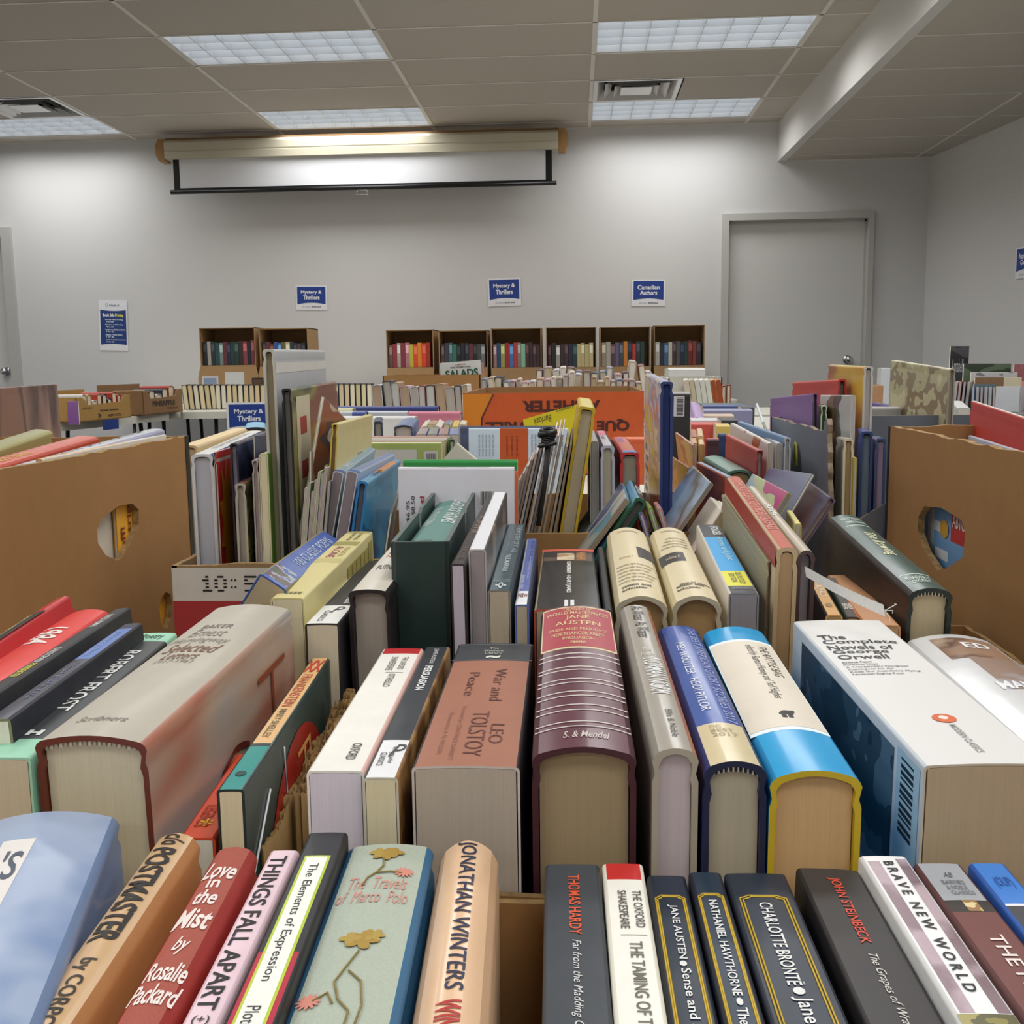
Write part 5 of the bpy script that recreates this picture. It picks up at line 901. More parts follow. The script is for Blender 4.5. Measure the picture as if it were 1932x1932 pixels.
book('thin orange-edged folder against the inside of the big left box', mw=mkframe(Vector((-.4885, .95, zE+.001)), Vector((0, 1, .01)), 0, .14), w=.006, L=.30, dep=.14, sp='d8a04c', side=('d0c8b8', 'd8d0c0'), kind='pb', bands=[(.0, .35, 'dcdcd8')], pages='c8c0b0')
mwY = mkframe(Vector((-.4815, 1.085, CAMZ-.125)), Vector((0, 1, 0)), 0, .18)
book('golden yellow picture book showing through the hand hole of the left box', mw=mwY, w=.004, L=.18, dep=.18, sp='d8981c', side='e0a020', kind='pb', pages='c0b8a8',
   stx=[('R', 'off!', .90, .96, .22, .36, 270, '7a2c14', .02), ('R', 'a trip', .80, .86, .10, .34, 270, '7a2c14', .02), ('R', 'world!', .70, .76, .20, .40, 270, '7a2c14', .02)])
mwF = mkframe(Vector((.381, .85, CAMZ-.092)), Vector((0, 1, 0)), 0, .21)
book('sky-blue covered book showing through the hand hole of the right box', mw=mwF, w=.012, L=.36, dep=.21, sp='5a84b4', side='6a98c4', kind='hb', pages='c0b8a8', patch=[('L', .26, .43, .325, .50, 'b83430', 'red_panel'), ('L', .24, .60, .13, .185, 'c8d2dc', 'white_bar'), ('L', .36, .41, .185, .27, 'c8d2dc', 'white_bar'), ('L', .49, .54, .20, .31, 'd8dce0', 'printed_label')], stx=[('L', 'ABTOL', .34, .46, .29, .36, 0, 'e6dcd4', .02), ('L', '\u25cf', .24, .31, .34, .43, 0, 'c89a3c', .02)])
K('large red cloth book with a pale spine cap, standing in the big right box', (2075, 836), (2090, 834), .86, .42, FL=(1832, 757), sp=('d0ccc0', .5), side=('b82c24', 'b82c24'), edge='b82c24', dep=.22, pages='c8bca0')
K('white covered book between the red one and the side of the big right box', (2060, 895), (2072, 893), .85, .40, FL=(1827, 822), sp=('c4c6cc', .4), side=('b4b6c0', 'b4b6c0'), dep=.19, pages='c8c8cc')
# ================================================================ middle tables
TM = CAMZ-.292
table(-.72, 1.25, 2.05, 2.95, TM-.0, 'long table carrying the orange box and stacked flat books, in the middle of the room')
table(-.68, 1.3, 3.0, 4.6, TM-.0, 'wide table behind the orange box, filled with cartons of books')
# orange printed carton, upside-down lettering
oy = 2.83; p0 = atY(873, 742, oy); p1 = atY(1215, 739, oy); H_ = p0.z-TM-.003
e = carton('orange cardboard box with big upside-down dark lettering, behind the magazines', p0.x, p1.x, oy, 3.50, TM+.003, p0.z, col=('9c7448', .8, 'board'), rim=('b8844c', .9, 'cut'), th=.006, name='orange_box')
w2 = (p1.x-p0.x)/2; yf = -(3.50-oy)/2
f = MB(); f.box((-w2, yf-.0008, 0), (w2, yf-.0002, H_-.001), M('cf5a24', .55, 'board')); f.build('printed_front', e)
T = lambda u, v: (-w2+2*w2*u, yf-.0016, H_*v)
f = MB(); f.add([T(0, 0), T(.075, 0), T(.105, .70), T(.17, .99), T(0, .99)], [(0, 1, 2, 3, 4)], M('d8861c', .55)); f.build('amber_panel', e)
f = MB(); DB = M('4a1c1a', .6)
f.tube([(T(.077, 0)[0], yf-.0016, 0), (T(.105, .70)[0], yf-.0016, H_*.70), (T(.17, .985)[0], yf-.0016, H_*.985)], .0022, DB, 6); f.build('printed_line', e)
T3 = lambda u, v: (-w2+2*w2*u, yf-.0022, H_*v)
for s_, a0, a1, b0, b1 in (('ACHETER', .33, .76, .76, .90), ('QUE VOUS DEVRIEZ', .12, .92, .52, .67), ('LA BI\u00c8RE', .50, .905, .30, .44)):
    f = MB(); flat_text(f, s_, T3, a0, a1, b0, b1, DB, 180, .04); f.build('box_lettering', e)
# yellow carrier bag sheet draped behind the tall yellow book
f = MB(); pts = [(987, 792), (1062, 770), (1096, 762), (1096, 912), (1000, 912)]
PB = [atY(x, y, 2.60) for x, y in pts]
f.add([tuple(p) for p in PB]+[tuple(p+Vector((0, .012, 0))) for p in PB], [(0, 1, 2, 3, 4), (9, 8, 7, 6, 5)]+[(i, (i+1) % 5, 5+(i+1) % 5, 5+i) for i in range(5)], M('d2c21c', .3, 'worn', .5))
bag = f.build('plastic_bag'); tag(bag, 'yellow plastic bag with upside-down black lettering leaning on the orange box', 'bag')
f = MB()
o_ = PB[0]; ux = (PB[2]-PB[0]).normalized(); uz = Vector((0, 0, 1))
def TB(u, v): p = o_+ux*u+Vector((0, -.0012, v-.018)); return tuple(p)
flat_text(f, 'Burloak', TB, .026, .070, -.004, .013, M('4a4a20', .5), 180, 0); f.build('bag_lettering', bag)
f = MB(); flat_text(f, "Longo's", TB, .082, .125, .012, .022, M('4a4a20', .5), 180, 0); f.build('bag_lettering', bag)
# pale back cover with orange band, and the dark book behind it
Fb('book with a pale blue, orange and white back cover facing forward, behind the magazines', 884, 1072, 808, 1.62, .012, sp='c8d4dc', side=('c0d0dc', 'c3d3de'), edge='c8d4dc', kind='pb', pages='c8c4bc', patch=[('R', 0, 1, .40, .685, 'cc5a28', 'orange_band')],
   stx=[('R', 'your new view', .045, .07, .03, .18, 90, '6a7480')]+[('R', 'lorem of a text on the cover', .10+.035*k, .125+.035*k, .04, .20-.01*(k % 2), 90, '8a94a0') for k in range(8)]+[('R', 'in the middle of it', .50+.05*k, .52+.05*k, .05, .19, 90, '8a3818') for k in range(3)]+[('R', 'right hand text of cover', .74+.035*k, .765+.035*k, .04, .19, 90, '8a94a0') for k in range(5)])
Fb('dark navy boxed book just behind the pale back cover with the orange band', 868, 1056, 804, 1.66, .02, sp='23263c', side='4a4e68', pages='8a8478')
# diamond-standing white book
mD = Matrix.Translation(atY(863, 835, 1.30)) @ Matrix.Rotation(math.radians(41), 4, 'Y')
book('white book standing on its corner, only its peaked top showing behind the green spine', mw=mD @ Matrix(((0, 1, 0, 0), (-1, 0, 0, 0), (0, 0, 1, -.085), (0, 0, 0, 1))), w=.010, L=.10, dep=.085, sp='d4cfb8', side=('c9c6b4', 'c4c2b0'), pages='c8c0a0', kind='pb', stx=[('R', '9 790-5', .66, .98, .36, .44, 0, '2a2a20', .01), ('R', 'IIIIIIIII', .55, .95, .5, .8, 0, '2a2a20', .02)])
# pink spined set with green front cover
for i, (y, Y_, c) in enumerate(((835, 1.46, 'd8c8b0'), (831, 1.485, 'b888a0'), (828, 1.51, 'c8b0c0'), (824, 1.535, 'c07a90'))):
    Fb(('light green covered picture book with a dotted panel and barcode, facing forward at left', 'thin mauve spine right behind the light green cover', 'thin lilac spine, second behind the light green cover', 'thin rose spine, third behind the light green cover')[i], 640, 832+5*i, y, Y_, .018, sp=c, side=('8a9a58', '8fa052'), edge='d8ccb4', kind='pb', pages='c8b898', dep=.13,
       patch=([('R', .09, 1, .03, .17, 'c8c6c8', 'barcode_label'), ('R', .075, 1, .24, .75, 'c8cac4', 'text_panel')]+[('R', .115, .5, .055+.010*k, .060+.010*k, '333333', 'barcode_bar') for k in range(9)]) if i == 0 else [])
K('dark green picture book closing the row behind the light green cover', (847, 829), (858, 829), 1.50, .2, FR=(850, 820), sp='2a4a3c', side='24483a', dep=.15)
K('navy hardcover standing at the left of the mid table row', (705, 796), (721, 794), 2.15, .2, FR=(722, 786), sp='2c3348', side='2f3850', dep=.15, pages='8a8070')
K('gray-blue hardcover with its page block facing forward on the middle table', (743, 803), (778, 801), 2.12, .22, FR=(790, 787), sp='6a7898', side='5a6890', pages='a89c90', edge='3c4258', dep=.11, curve=.1)
for i in range(4):
    K('short paperback from a gray set, %s of the four beside the gray-blue hardcover' % onames[i], (784+21*i, 819), (804+21*i, 819), 2.08, .16, FR=(810+19*i, 807), sp=('9a8c84', '84847c', 'a07c78', '7c84a0')[i], side='3c4c78', pages='a8a090', kind='pb', dep=.12, grp=None)
for i in range(6):
    K('paged block of a low paperback, %s from the left behind the gray set' % onames[i], (792+15*i, 806-(i % 2)*5), (804+15*i, 804-(i % 2)*5), 2.42, .15, FR=(812+14*i, 792), sp=('c8c0a8', 'b08868', 'cfc8b8', '6c8088', 'c8b048', 'd0c8b0')[i], side='b8b09c', pages='c4b898', kind='pb', dep=.12, roll=(-20, 4, 30, 2, 0, 8)[i])
flat = [('navy', 'white-edged navy', 636, 826, 767, 2.86, '2a3878'), ('white', 'multicoloured white', 640, 768, 776, 2.72, 'b8bcc0'), ('pink', 'pink and gray', 770, 868, 777, 2.70, 'c8788c'), ('white', 'plain white', 640, 782, 786, 2.55, 'd8d8d4'), ('yellow', 'pale yellow', 632, 664, 771, 2.78, 'c8c894'), ('blue', 'small blue', 664, 688, 777, 2.66, '34488c')]
for nm, lb, x0, x1, y, Y_, c in flat:
    Fb('%s spine running sideways on the middle table, left of the orange box' % lb, x0, x1, y, Y_, .05, sp=c, side=c, pages='d8d0c0', base=TM, dep=max(.03, atY(x0, y, Y_).z-TM-.004))
K('light blue topped book with cream pages in front of the tall gray picture book', (461, 806), (500, 806), 1.62, .2, FR=(500, 796), sp='7ab0cc', side='7ab0cc', edge='23283c', pages='b8a888')
# section sign hanging from the far table edge
e = empty('paper_sign', Matrix.Translation(atY(470, 790, 7.02))); tag(e, 'blue and white section sign hanging from the front edge of the far table', 'sign'); sign_parts(e, .30, .215, 'Mystery &', 'Thrillers')
# right of orange box
Fb('black boxed volume with a white barcode label, beside the pastel painted book', 1268, 1303, 740, 1.92, .06, sp='8a8680', side='121212', pages='5c5a58', kind='hb', dep=.23, base=TM,
   patch=[('R', .03, .185, .32, .90, 'c8c8c8', 'barcode_label')]+[('R', .04+.0115*k, .045+.0115*k+(.004 if k % 3 else .001), .38, .74, '4a4a4c', 'barcode_bar') for k in range(12)])
Fb('orange and cream boxed set under the lettering of the orange box', 1168, 1250, 826, 2.3, .05, sp='cf6a34', side='c8582c', pages='d8ccb0', base=TM, dep=.10)
K('lilac hardcover lying at an angle on the table, right of the black boxed volume', (1312, 793), (1332, 785), 2.35, .16, FL=(1303, 763), sp='a890b8', side='a890b8', edge='6a5478', pages='b8b0ac', dep=.07, roll=20)
rs = [('lilac-gray', 1328, 1420, 772, 2.62, '7c7c9c'), ('deep blue', 1326, 1408, 764, 2.9, '2a3c74'), ('dark green', 1320, 1402, 761, 3.3, '24402c'), ('cream and brown', 1320, 1385, 782, 2.45, 'b8a08c'), ('white', 1304, 1360, 790, 2.3, 'c0bcc0'), ('red', 1304, 1358, 798, 2.2, 'b83c2c'), ('black', 1361, 1392, 790, 2.25, '1a1a1c'), ('mustard-capped', 1352, 1378, 801, 2.15, 'c8ac50'), ('black and yellow', 1400, 1424, 766, 2.75, '26303c')]
for nm, x0, x1, y, Y_, c in rs:
    Fb('%s spine running sideways in the jumble behind the bright red hardcover' % nm, x0, x1, y, Y_, .07, sp=c, side=c, pages='c8bca8', base=TM, dep=max(.03, atY(x0, y, Y_).z-TM-.004), kind='pb')
for i, (x, y, c) in enumerate(((1304, 824, 'b09468'), (1316, 822, 'c8a878'), (1304, 836, 'c8ac78'), (1318, 838, 'b89458'))):
    K('tan page block of a low paperback, %s in the cluster near the black volume' % onames[i], (x, y), (x+12, y), 1.75-.1*(i > 1), .15, FL=(x-2, y-14), sp=('a86058', 'c8a880', 'b8946c', 'c8b088')[i], side=c, pages=c, kind='pb', dep=.09)
Fb('maroon book with white letters facing forward, left of the bright red hardcover', 1334, 1357, 828, 1.62, .02, sp='a83a44', side='3c1420', pages='c8b8a8', dep=.15, stx=[('R', 'LY', .1, .8, .62, .86, 90, 'c8b8b8', .03)])
Fb('dark blue book facing forward between the maroon and the bright red ones', 1357, 1371, 818, 1.66, .02, sp='34487c', side='24345c', pages='c8b8a8')
# carton of cookery and novels behind the orange box
cy = 4.75; a = atY(905, 733, cy).x; b_ = atY(1212, 730, cy).x
table(-1.0, 1.35, 4.68, 5.75, TM-.0, 'table behind the orange box with two long rows of page ends')
rr = random.Random(21); pal = ['c8b8a0', 'd0c8c0', 'a08c8c', 'b09078', 'd8d0c8', '8c4c44', '3a3a44', 'c0a0a8', 'b8a890', '5c3c3c', 'c8c8d0', '7c8498']
onm = lambda i: onames[i] if i < 20 else onames[i-20]
x = 907; i = 0
cn = {'c8b8a0': 'beige', 'd0c8c0': 'off-white', 'a08c8c': 'dusty', 'b09078': 'tan', 'd8d0c8': 'white', '8c4c44': 'brick', '3a3a44': 'charcoal', 'c0a0a8': 'pinkish', 'b8a890': 'sand', '5c3c3c': 'dark brown', 'c8c8d0': 'pale gray', '7c8498': 'steel blue'}
while x < 1205:
    w_ = rr.uniform(9, 15); c = rr.choice(pal); y = 716+rr.uniform(-6, 6)-(10 if 1060 < x < 1110 else 0)
    K('%s backed book, %s from %s in the box behind the orange one' % (cn[c], onm(min(i, 27-i) if i > 13 else i), 'the right' if i > 13 else 'the left'), (x, y), (x+w_, y), 4.0+.02*(i % 3), .2, FR=(x+w_-(x-1092)*.03, y-3), sp=c, side=c, pages=rr.choice(['b8a888', 'c8bca8', 'a8a098', 'd0c8b8']), dep=.20+rr.uniform(0, .01), roll=rr.uniform(-7, 7)); x += w_+1.0; i += 1
x = 1012; i = 0
while x < 1225:
    w_ = rr.uniform(11, 15); c = rr.choice(pal); y = 699+rr.uniform(-8, 8)-(12 if i in (9, 12, 13) else 0)
    K('%s backed upright book, %s from the left in the farther row of page ends' % (cn[c], onames[i]), (x, y), (x+w_, y), 4.85, .2, FR=(x+w_-(x-1092)*.03, y-3), sp=c, side=c, pages=rr.choice(['b8a888', 'c8bca8', 'd0c8c0', 'd8d0c0']), dep=.24, roll=rr.uniform(-9, 9)); x += w_+2; i += 1
a = atY(722, 709, 6.1); b_ = atY(906, 707, 6.1)
table(-1.22, 1.3, 5.95, 6.9, TM, 'long table in front of the wall table, holding the cookery box')
carton('brown box on the far tables with the cookery booklet sticking out', a.x, b_.x, 6.1, 6.55, TM+.003, a.z, grp=None)
f = empty('booklet', Matrix.Translation(atY(869, 697, 6.2)) @ Matrix.Rotation(math.radians(-4), 4, 'Y')); tag(f, 'white cookery booklet with green capital letters sticking out of a far brown box', 'booklet')
q = MB(); q.box((-.118, 0, -.10), (.118, .006, .045), M('d6d8d6', .5)); q.build('cover', f)
q = MB(); T = lambda u, v: (u, -.001, v); flat_text(q, 'SALADS', T, -.09, .10, -.045, .0, M('245c44', .5), 0, .04); q.build('lettering', f)
q = MB(); flat_text(q, 'THE ESSENTIAL', T, -.06, .06, .008, .018, M('444444', .5), 0, .02); q.build('lettering', f)
q = MB(); flat_text(q, 'COMPLETE', T, -.03, .03, .024, .031, M('b04444', .5), 0, .02); q.build('lettering', f)
Fb('pinkish booklet behind the white cookery booklet', 832, 912, 684, 6.3, .008, sp='b88880', side='a87870', kind='pb', base=TM)
# row of page ends left of the orange box
x = 700; i = 0
while x < 872:
    w_ = rr.uniform(11, 20); c = rr.choice(pal); y = 721+rr.uniform(-3, 10)
    K('%s backed tall book, %s from the left in the uneven row left of orange box' % (cn[c], onames[i]), (x, y), (x+w_, y), 4.9, .2, FR=(x+w_-(x-1092)*.03, y-2), sp=c, side=c, pages=rr.choice(['a8a098', 'b8b4b0', 'c0b090', 'a89078', 'b8b8b4']), dep=.19, roll=rr.uniform(-6, 0)); x += w_+1.2; i += 1
# white box of paperbacks at right
Fb('white lidded box on the right end of the rear tables', 1262, 1331, 694, 6.2, .30, sp='dcdcd8', side='d0d0cc', pages='b8b8b4', name='white_box', cat='box', base=TM)
carton('white-rimmed box of paperbacks near the right-hand door', atY(1262, 716, 4.6).x, atY(1364, 712, 4.6).x, 4.62, 5.1, TM+.003, atY(1364, 712, 4.6).z, col=('cfcac0', .7, 'board'), rim='e0e0dc')
for i in range(7):
    K('pale paperback, %s from the left against the white-rimmed box' % onames[i], (1290+10*i, 717), (1299+10*i, 717), 4.45, .14, FR=(1297+9.6*i, 714), sp=('d8d0c0', 'b8ac90', 'd0d0c8', 'd8d8d0', 'c8c8c0', 'c8903c', 'a0501c')[i], side='c8c4b8', pages=('b8ac9c', 'b0a48c', 'b8b8b0', 'bcbcb4', 'c0c0b8', '8a3c18', '8a3c18')[i], kind='pb', dep=.14, roll=-9)
for i in range(2): K('red-brown edged book, %s of the two standing right of the white-rimmed box' % ('left', 'right')[i], (1362+9*i, 728-2*i), (1370+9*i, 728-2*i), 4.5, .14, FR=(1369+9*i, 725), sp='7c2c24', side='7c2c24', pages='c8bca4', dep=.13)
# ================================================================ wall tables and display boxes
TW = CAMZ-.285
table(-3.0, -2.66, 7.03, 7.95, TW, 'white folding table against the back wall under the two left display boxes')
table(-2.64, -1.0, 7.03, 7.95, TW, 'white folding table against the back wall holding the dark-edged books')
table(-1.62, 1.2, 7.98, 8.7, TW, 'white folding table against the back wall under the six display boxes')
table(-3.6, -1.65, 7.98, 8.75, TW, 'rear wall table behind the left row of page ends')
ids = [('black', '22242c'), ('dark brown', '3c2a24'), ('navy', '1c2440')]
def rowpages(x0, x1, y, Y_, lab, step=10.6):
    x = x0; i = 0; n = int((x1-x0)/step)
    while x < x1-6:
        nm, c = rr.choice(ids)
        K(lab % ('%s from the %s' % ((onm(i), 'left') if i <= n//2 else (onames[max(0, n-i)], 'right'))), (x, y), (x+step-1.2, y), Y_, .15, FR=(x+step-1.2+(1092-x)*.012, y-1), sp=c, side=c, edge=c, pages=rr.choice(['d2c6a0', 'c8b890', 'd8d0b8', 'ccb890', 'd8c8a0']), dep=atY(x, y, Y_).z-TW-.004, roll=(-4 if x < 400 else 0), grp='page-end hardcovers on the wall tables'); x += step; i += 1
rowpages(342, 500, 726, 7.4, 'hardcover with its page end facing out, %s in the left wall row')
rowpages(628, 704, 724, 7.4, 'hardcover with its page end facing out, %s in the short middle row')
CB = ('b08c60', .75, 'board')
def display(lab, x0, x1, yt, yb, Y_, books, flare=0, ylow=728):
    a = atY(x0, yt, Y_); b_ = atY(x1, yt, Y_); zf = atY(x0, yb, Y_).z; w_ = b_.x-a.x; zt = a.z; dp = .33; t = .006
    e = empty('display_box', Matrix.Translation(((a.x+b_.x)/2, Y_, TW+.003))); tag(e, lab, 'box', 'cardboard display boxes on the wall tables')
    h = zt-TW-.003; f0 = zf-TW-.003; m = mm(CB); c = w_/2
    for nm, lo, hi in (('base', (-c, 0, 0), (c, dp, t)), ('back_panel', (-c, dp-t, 0), (c, dp, h)), ('side_panel', (-c, 0, f0-.02), (-c+t, dp, h)), ('side_panel', (c-t, 0, f0-.02), (c, dp, h)), ('top_panel', (-c, 0, h-t), (c, dp, h)), ('shelf', (-c+t, .0, f0-.006), (c-t, dp-t, f0))):
        f = MB(); f.box(lo, hi, m); f.build(nm, e)
    f = MB(); fl = flare
    panel(f, [(-c-fl, 0), (c+fl, 0), (c+fl, f0-.09), (c, f0+.0), (-c, f0+.0), (-c-fl, f0-.09)], [], lambda u, v, w: (u, -.004-w, v), t, m, CUT); f.build('front_lip', e)
    bx = -c+.012; dpb = .0
    for i, (c1, hb_, wd) in enumerate(books):
        if bx+wd > c-.01: break
        n_ = cname(c1)
        mwb = Matrix.Translation(((a.x+b_.x)/2+bx+wd/2, Y_+.03, zf+.002)) @ Matrix(((1, 0, 0, 0), (0, 0, -1, .0), (0, 1, 0, 0), (0, 0, 0, 1)))
        o = book('%s paperback, %s from the left %s' % (n_, onames[i], lab_in(lab)), mw=mwb @ Matrix.Translation((0, 0, -.11)), w=wd, L=hb_, dep=.11, sp=c1, side=c1, pages='c8bca0', kind='pb', curve=.02, grp='paperbacks in the wall display boxes',
                 tx=[('AUTHOR NAME'[:6+i % 5], .08, .5, .3, .7, 'd', 'c0bcb0' if sum(lin(c1)[:3]) < .9 else '3a3632', .02)] if False else [], patch=[('S', .12, .88, .10, .42, tuple_tint(c1), 'title_block')] if i % 2 == 0 else [])
        bx += wd+.001
    return e
def tuple_tint(h):
    v = [int(h[i:i+2], 16) for i in (0, 2, 4)]; return '%02x%02x%02x' % tuple(min(255, int(x*1.35+26)) for x in v)
def lab_in(l): return 'in '+LSHORT[l]
def cname(h):
    r, g, b = [int(h[i:i+2], 16) for i in (0, 2, 4)]; mx, mn = max(r, g, b), min(r, g, b)
    if mx < 62: return 'black'
    if mx-mn < 26: return 'dark gray' if mx < 120 else ('gray' if mx < 190 else 'white')
    if r == mx and g > b+40 and g > .7*r: return 'yellow'
    if r == mx and g > .5*r and r > 190: return 'orange' if b < 100 else 'cream'
    if r == mx: return 'red' if r > 140 else 'dark red'
    if g == mx: return 'green'
    return 'blue' if b > 110 else 'dark blue'
LSHORT = {}
def rb(seed, spec=None):
    r_ = random.Random(seed); base = ['22242a', '2c3038', '1e2430', '3a2c2c', '30363c', '4a3038', '28403a', '3c4450', '5a4448', '232a44', '484c50', '6a3438', '2a2626']
    return [((spec or {}).get(i, r_.choice(base)), r_.uniform(.165, .185), r_.uniform(.026, .034)) for i in range(15)]
disp = [('open cardboard display box of dark paperbacks, leftmost on the back wall', 'the leftmost wall display box', 375, 480, 619, 690, {1: 'b0a8a0', 3: '28504c', 4: '7c8c88', 10: '8c4448', 12: '7c3c40'}, .02),
        ('open cardboard display box half hidden behind the tall gray picture book', 'the display box behind the gray picture book', 488, 580, 620, 692, {3: '3c5a94', 4: '5078a8', 5: '6c6434', 6: 'c8b890'}, .02),
        ('open display box with bright orange and red spines, first of the row of six', 'the display box with orange spines', 728, 817, 623, 694, {0: '6c5c58', 1: 'a03840', 2: 'b8b0a4', 3: '8c3440', 4: 'b88088', 5: 'c8c040', 6: 'e8502c', 7: 'e8902c', 8: 'e8442c', 9: 'a8341c', 10: '9c3020'}, 0),
        ('open display box of mostly black spines, second of the row of six', 'the second box of the wall six', 827, 919, 624, 694, {1: '3c4044', 2: '4c6a78', 3: '347a58', 10: '7c7c7c'}, 0),
        ('open display box with red, blue and mint spines, third of the row of six', 'the third box of the wall six', 926, 1021, 620, 694, {0: 'b08c88', 1: '2c4c7c', 2: 'a0a45c', 3: 'a82c34', 4: '4a78b8', 5: 'c04038', 6: '8a8484', 7: '8cc49c'}, 0),
        ('open display box with four cream spines, fourth of the row of six', 'the fourth box of the wall six', 1030, 1125, 618, 694, {2: 'a8a49c', 8: 'c8b884', 9: 'c8b884', 10: 'cfc090', 7: 'c8b884'}, 0),
        ('open display box with one orange spine near its centre, fifth of the row of six', 'the fifth box of the wall six', 1132, 1227, 617, 692, {0: 'a8a08c', 1: 'b8b0a4', 3: '6c6484', 5: 'd8842c', 7: 'c83c34', 11: '8ca09c'}, 0),
        ('open display box next to the right-hand door, last of the row of six', 'the display box nearest the right-hand door', 1234, 1330, 614, 690, {0: 'c8c4bc', 2: '4a6484', 3: 'c8c4b4', 5: '565c50', 8: '6c2c28', 9: '8c3c2c'}, 0)]
for k, (lb, sh, x0, x1, yt, yb, sp_, fl) in enumerate(disp):
    LSHORT[lb] = sh; display(lb, x0, x1, yt, yb, 8.05 if k < 2 else 8.15, rb(31+k, sp_), fl)
for i, (x0, y0, x1, y1, c, lb) in enumerate(((381, 710, 412, 726, '8c9cb8', 'small white and blue leaflet propped in front of the leftmost display box'), (424, 702, 461, 726, 'd8dcd8', 'white flowcharted leaflet in a dark frame under the leftmost display box'), (475, 713, 498, 726, '5c4434', 'small dark photo card left of the tall gray picture book'))):
    a = atY(x0, y0, 7.75); b_ = atY(x1, y1, 7.75); f = empty('leaflet', Matrix.Translation(((a.x+b_.x)/2, 7.75, (a.z+b_.z)/2))); tag(f, lb, 'leaflet'); w_, h_ = (b_.x-a.x)/2, (a.z-b_.z)/2
    q = MB(); q.box((-w_, 0, -h_-.175), (w_, .004, h_), M('d8d8da' if i < 2 else '2a2422', .5)); q.build('card', f)
    q = MB(); q.box((-w_*.8, -.001, -h_*.8), (w_*.8, 0, h_*.6), M(c, .5)); q.build('printed_area', f)
# left angled table with two fruit boxes
p0 = atZ(60, 806, TW); p1 = atZ(338, 780, TW)
ang = math.degrees(math.atan2(p1.y-p0.y, p1.x-p0.x))
dx = (p1-p0); L_ = dx.length; m_ = Matrix.Translation((p0+p1)/2-Vector((0, 0, p0.z))) @ Matrix.Rotation(math.radians(ang), 4, 'Z')
c_ = m_ @ Vector((0, .36, 0))
table(c_.x-L_/2-.2, c_.x+L_/2, c_.y-.36, c_.y+.36, TW, 'white folding table set at an angle by the left door, carrying two fruit boxes', rot=ang)
def fruitbox(lab, q0, q1, ytop, zh, col, txt, n_books, seed):
    a = atZ(*q0, TW+.003); b_ = atZ(*q1, TW+.003); d = b_-a; L = d.length; an = math.atan2(d.y, d.x); D = .30
    M_ = Matrix.Translation(a) @ Matrix.Rotation(an, 4, 'Z')
    e = empty('fruit_box', M_); tag(e, lab, 'box'); m = mm(col); t = .006
    f = MB(); f.box((0, 0, 0), (L, D, t), m); f.build('base', e)
    f = MB(); panel(f, [(0, 0), (L, 0), (L, zh*.95), (L*.93, zh), (L*.86, zh*.95), (L*.82, zh*.72), (L*.18, zh*.66), (L*.14, zh*.9), (L*.08, zh), (0, zh*.97)], [], lambda u, v, w: (u, w, v), t, m, CUT); f.build('front_panel', e)
    f = MB(); f.box((0, D-t, 0), (L, D, zh*1.25), m); f.build('back_panel', e)
    for x in (0, L-t): f = MB(); f.box((x, 0, 0), (x+t, D, zh*1.0), m); f.build('side_panel', e)
    for s_, a0, a1, b0, b1, bd in txt: f = MB(); flat_text(f, s_, lambda u, v: (L*u, -.001, zh*v), a0, a1, b0, b1, M('3c2c20', .7), 0, bd); f.build('printed_text', e)
    r_ = random.Random(seed)
    for i in range(n_books):
        x = L*.08+(L*.84)*(i+.5)/n_books; wd = L*.78/n_books; c = r_.choice(['24242c', '1c2030', 'c8c4bc', 'a8301c', 'd8d4d0', '5a3c54', 'b88848'])
        mw_ = M_ @ Matrix.Translation((x, .03, t+.001))
        book('%s book, %s from the left %s' % (cname(c), onames[i], 'in the yellowish fruit box' if seed == 5 else 'in the pineapple fruit box'), mw=mw_, w=wd*.9, L=.2, dep=zh*r_.uniform(.78, 1.12), sp=c, side=c, edge=c, pages='d8ccb0', kind='hb')
    return e
fruitbox('yellowish fruit box with printed marks, holding hardcovers, on the angled left table', (147, 797), (248, 787), 0, .135, ('b08848', .75, 'board'), [('ORGANIC BANANAS', .40, .75, .36, .44, .02), ('GROWN', .08, .25, .5, .58, .0), ('24', .36, .42, .1, .3, .05), ('KEEP COOL', .55, .8, .12, .22, .02)], 9, 5)
fruitbox('brown pineapple fruit box with open hand slots, on the angled left table', (272, 784), (345, 776.5), 0, .15, ('8c6844', .75, 'board'), [('PINEAPPLE', .22, .80, .34, .56, .05), ('PRODUCE OF', .58, .86, .18, .26, .0)], 5, 6)
Fb('purple booklet facing forward at the left end of the angled table', 126, 147, 757, 5.5, .01, sp='7c4c8c', side='84508f', kind='pb', base=TW)
e = empty('paper_sign', m_ @ Matrix.Translation(Vector((-.02, -.002, TW-.02)))); tag(e, 'dark blue card taped to the edge of the angled left table', 'sign'); q = MB(); q.box((-.10, -.001, -.035), (.06, .0, .022), M('1f3a80', .5)); q.build('sheet', e)
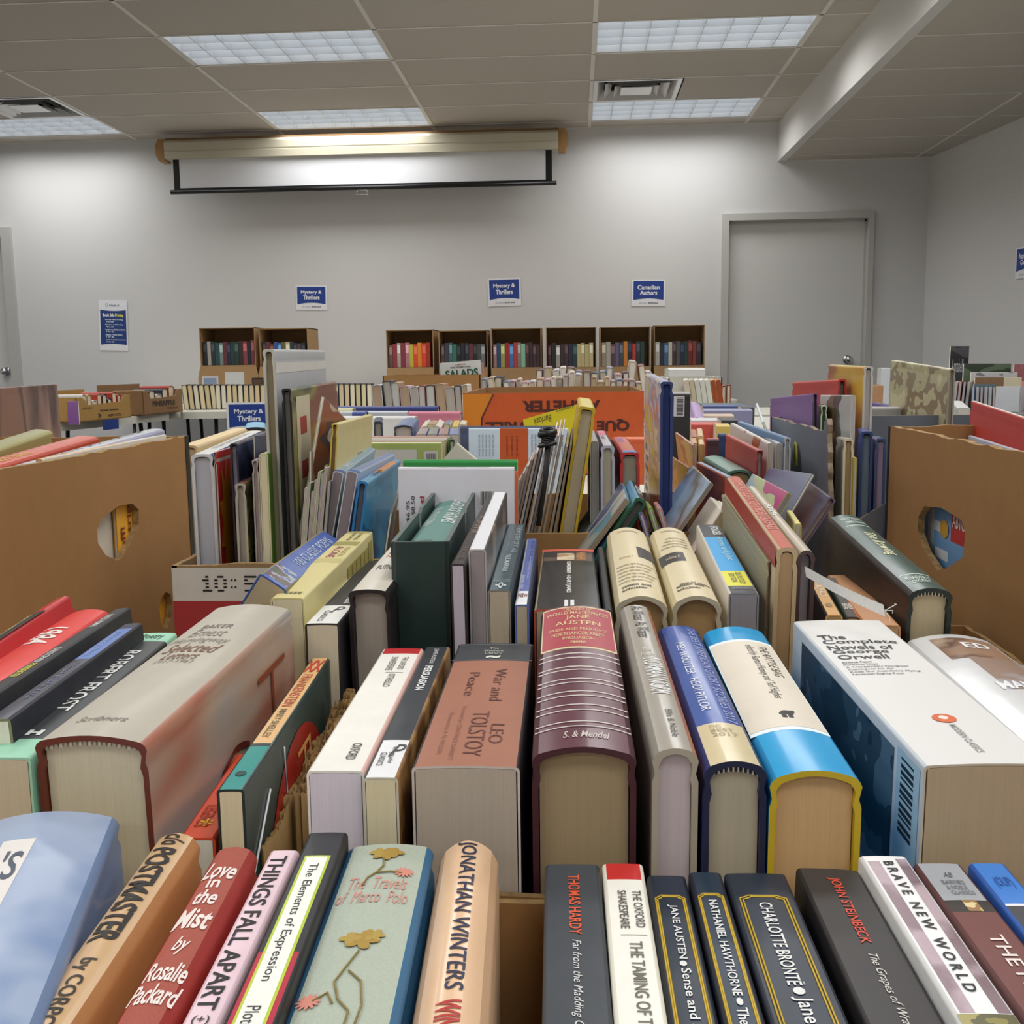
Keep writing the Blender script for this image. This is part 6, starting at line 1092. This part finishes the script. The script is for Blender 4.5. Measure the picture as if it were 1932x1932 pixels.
# right far corner shelf
e = empty('media_shelf', Matrix.Translation((1.80, 4.60, 0))); tag(e, 'low stand crowded with discs and magazines by the right-hand wall', 'shelf')
for nm, lo, hi, c in (('shelf_board', (-.05, 0, CAMZ-.26), (1.0, .62, CAMZ-.235), '8a8a86'), ('back_board', (-.05, .60, 0), (1.0, .62, CAMZ-.22), '8c8c88'), ('side_board', (-.07, 0, 0), (-.05, .62, CAMZ-.26), '6c6c6c'), ('side_board', (1.0, 0, 0), (1.02, .62, CAMZ-.26), '6c6c6c')):
    q = MB(); q.box(lo, hi, M(c, .6)); q.build(nm, e)
mg = [('tall dark poster-like magazine with white script, back of the right-hand stand', 1794, 1829, 653, 5.15, '1c1c20', .30), ('green-black foliage covered book lying across the top of the right-hand stand', 1819, 1908, 686, 4.95, '2e3a28', .10), ('pink-red edged picture book at the right frame edge on the stand', 1914, 1990, 687, 4.9, '9c5c60', .12), ('gray framed picture at the middle of the right-hand stand', 1833, 1920, 702, 4.88, '7c7c7c', .10),
      ('brown case lying above the row of discs on the right-hand stand', 1840, 1894, 712, 4.83, '7a5c3c', .035), ('cream booklet right of the brown case on the right-hand stand', 1896, 1928, 712, 4.82, 'c8c0a0', .05), ('white booklet in front at the right of the stand', 1881, 1925, 729, 4.74, 'c8ccd0', .08), ('teal striped picture book in the front of the stand', 1838, 1880, 725, 4.76, '4c6470', .08)]
for lb, x0, x1, y, Y_, c, dp in mg:
    o = Fb(lb, x0, x1, y, Y_, .014, base=CAMZ-.235, sp=c, side=(c, ART(c, tuple_tint(c), c, s=9, seed=len(lb)) if dp > .09 else c), kind='pb', name='magazine', cat='magazine', stx=[('R', 'Annabelle', .2, .9, .2, .42, 0, 'c8c8c8', 0)] if 'script' in lb else [])
for i in range(16):
    c = ('d8d8dc', 'a83c34', '24242c', 'c8b8a8', '3c5c8c', 'b0b4b8', '5c2c2c', 'd0d4d8')[i % 8]; x = 1802+8*i
    K('%s disc case, %s from the left on the right-hand stand' % (cname(c), onames[i]), (x, 730-(10 if i < 4 else 0)), (x+5, 730-(10 if i < 4 else 0)), 4.78-.03*(i > 3), .12, FR=(x+11, 729-(10 if i < 4 else 0)), sp=c, side=c, pages='b0b0b0', kind='pb', dep=.12-.0*i, name='disc_case', cat='disc case', roll=4 if i < 4 else 0, grp='disc cases on the right-hand stand')
Fb('brown paper sack standing left of the stone frieze book', 1645, 1667, 726, 3.6, .08, sp='8c6848', side='946c48', pages='8c6848', kind='pb', name='paper_sack', cat='bag', dep=.24)
Fb('white cup-shaped holder above the brown paper sack', 1663, 1680, 694, 3.9, .05, sp='b8bcc0', side='b0b4b8', pages='a8a8a8', kind='pb', name='paper_cup', cat='cup', dep=.30)
K('white magazine stack edge right of the stone frieze book', (1806, 768), (1830, 770), 2.0, .3, FR=(1815, 757), sp='c8c8c4', side='b0b0ac', pages='c0b8ac', kind='pb')
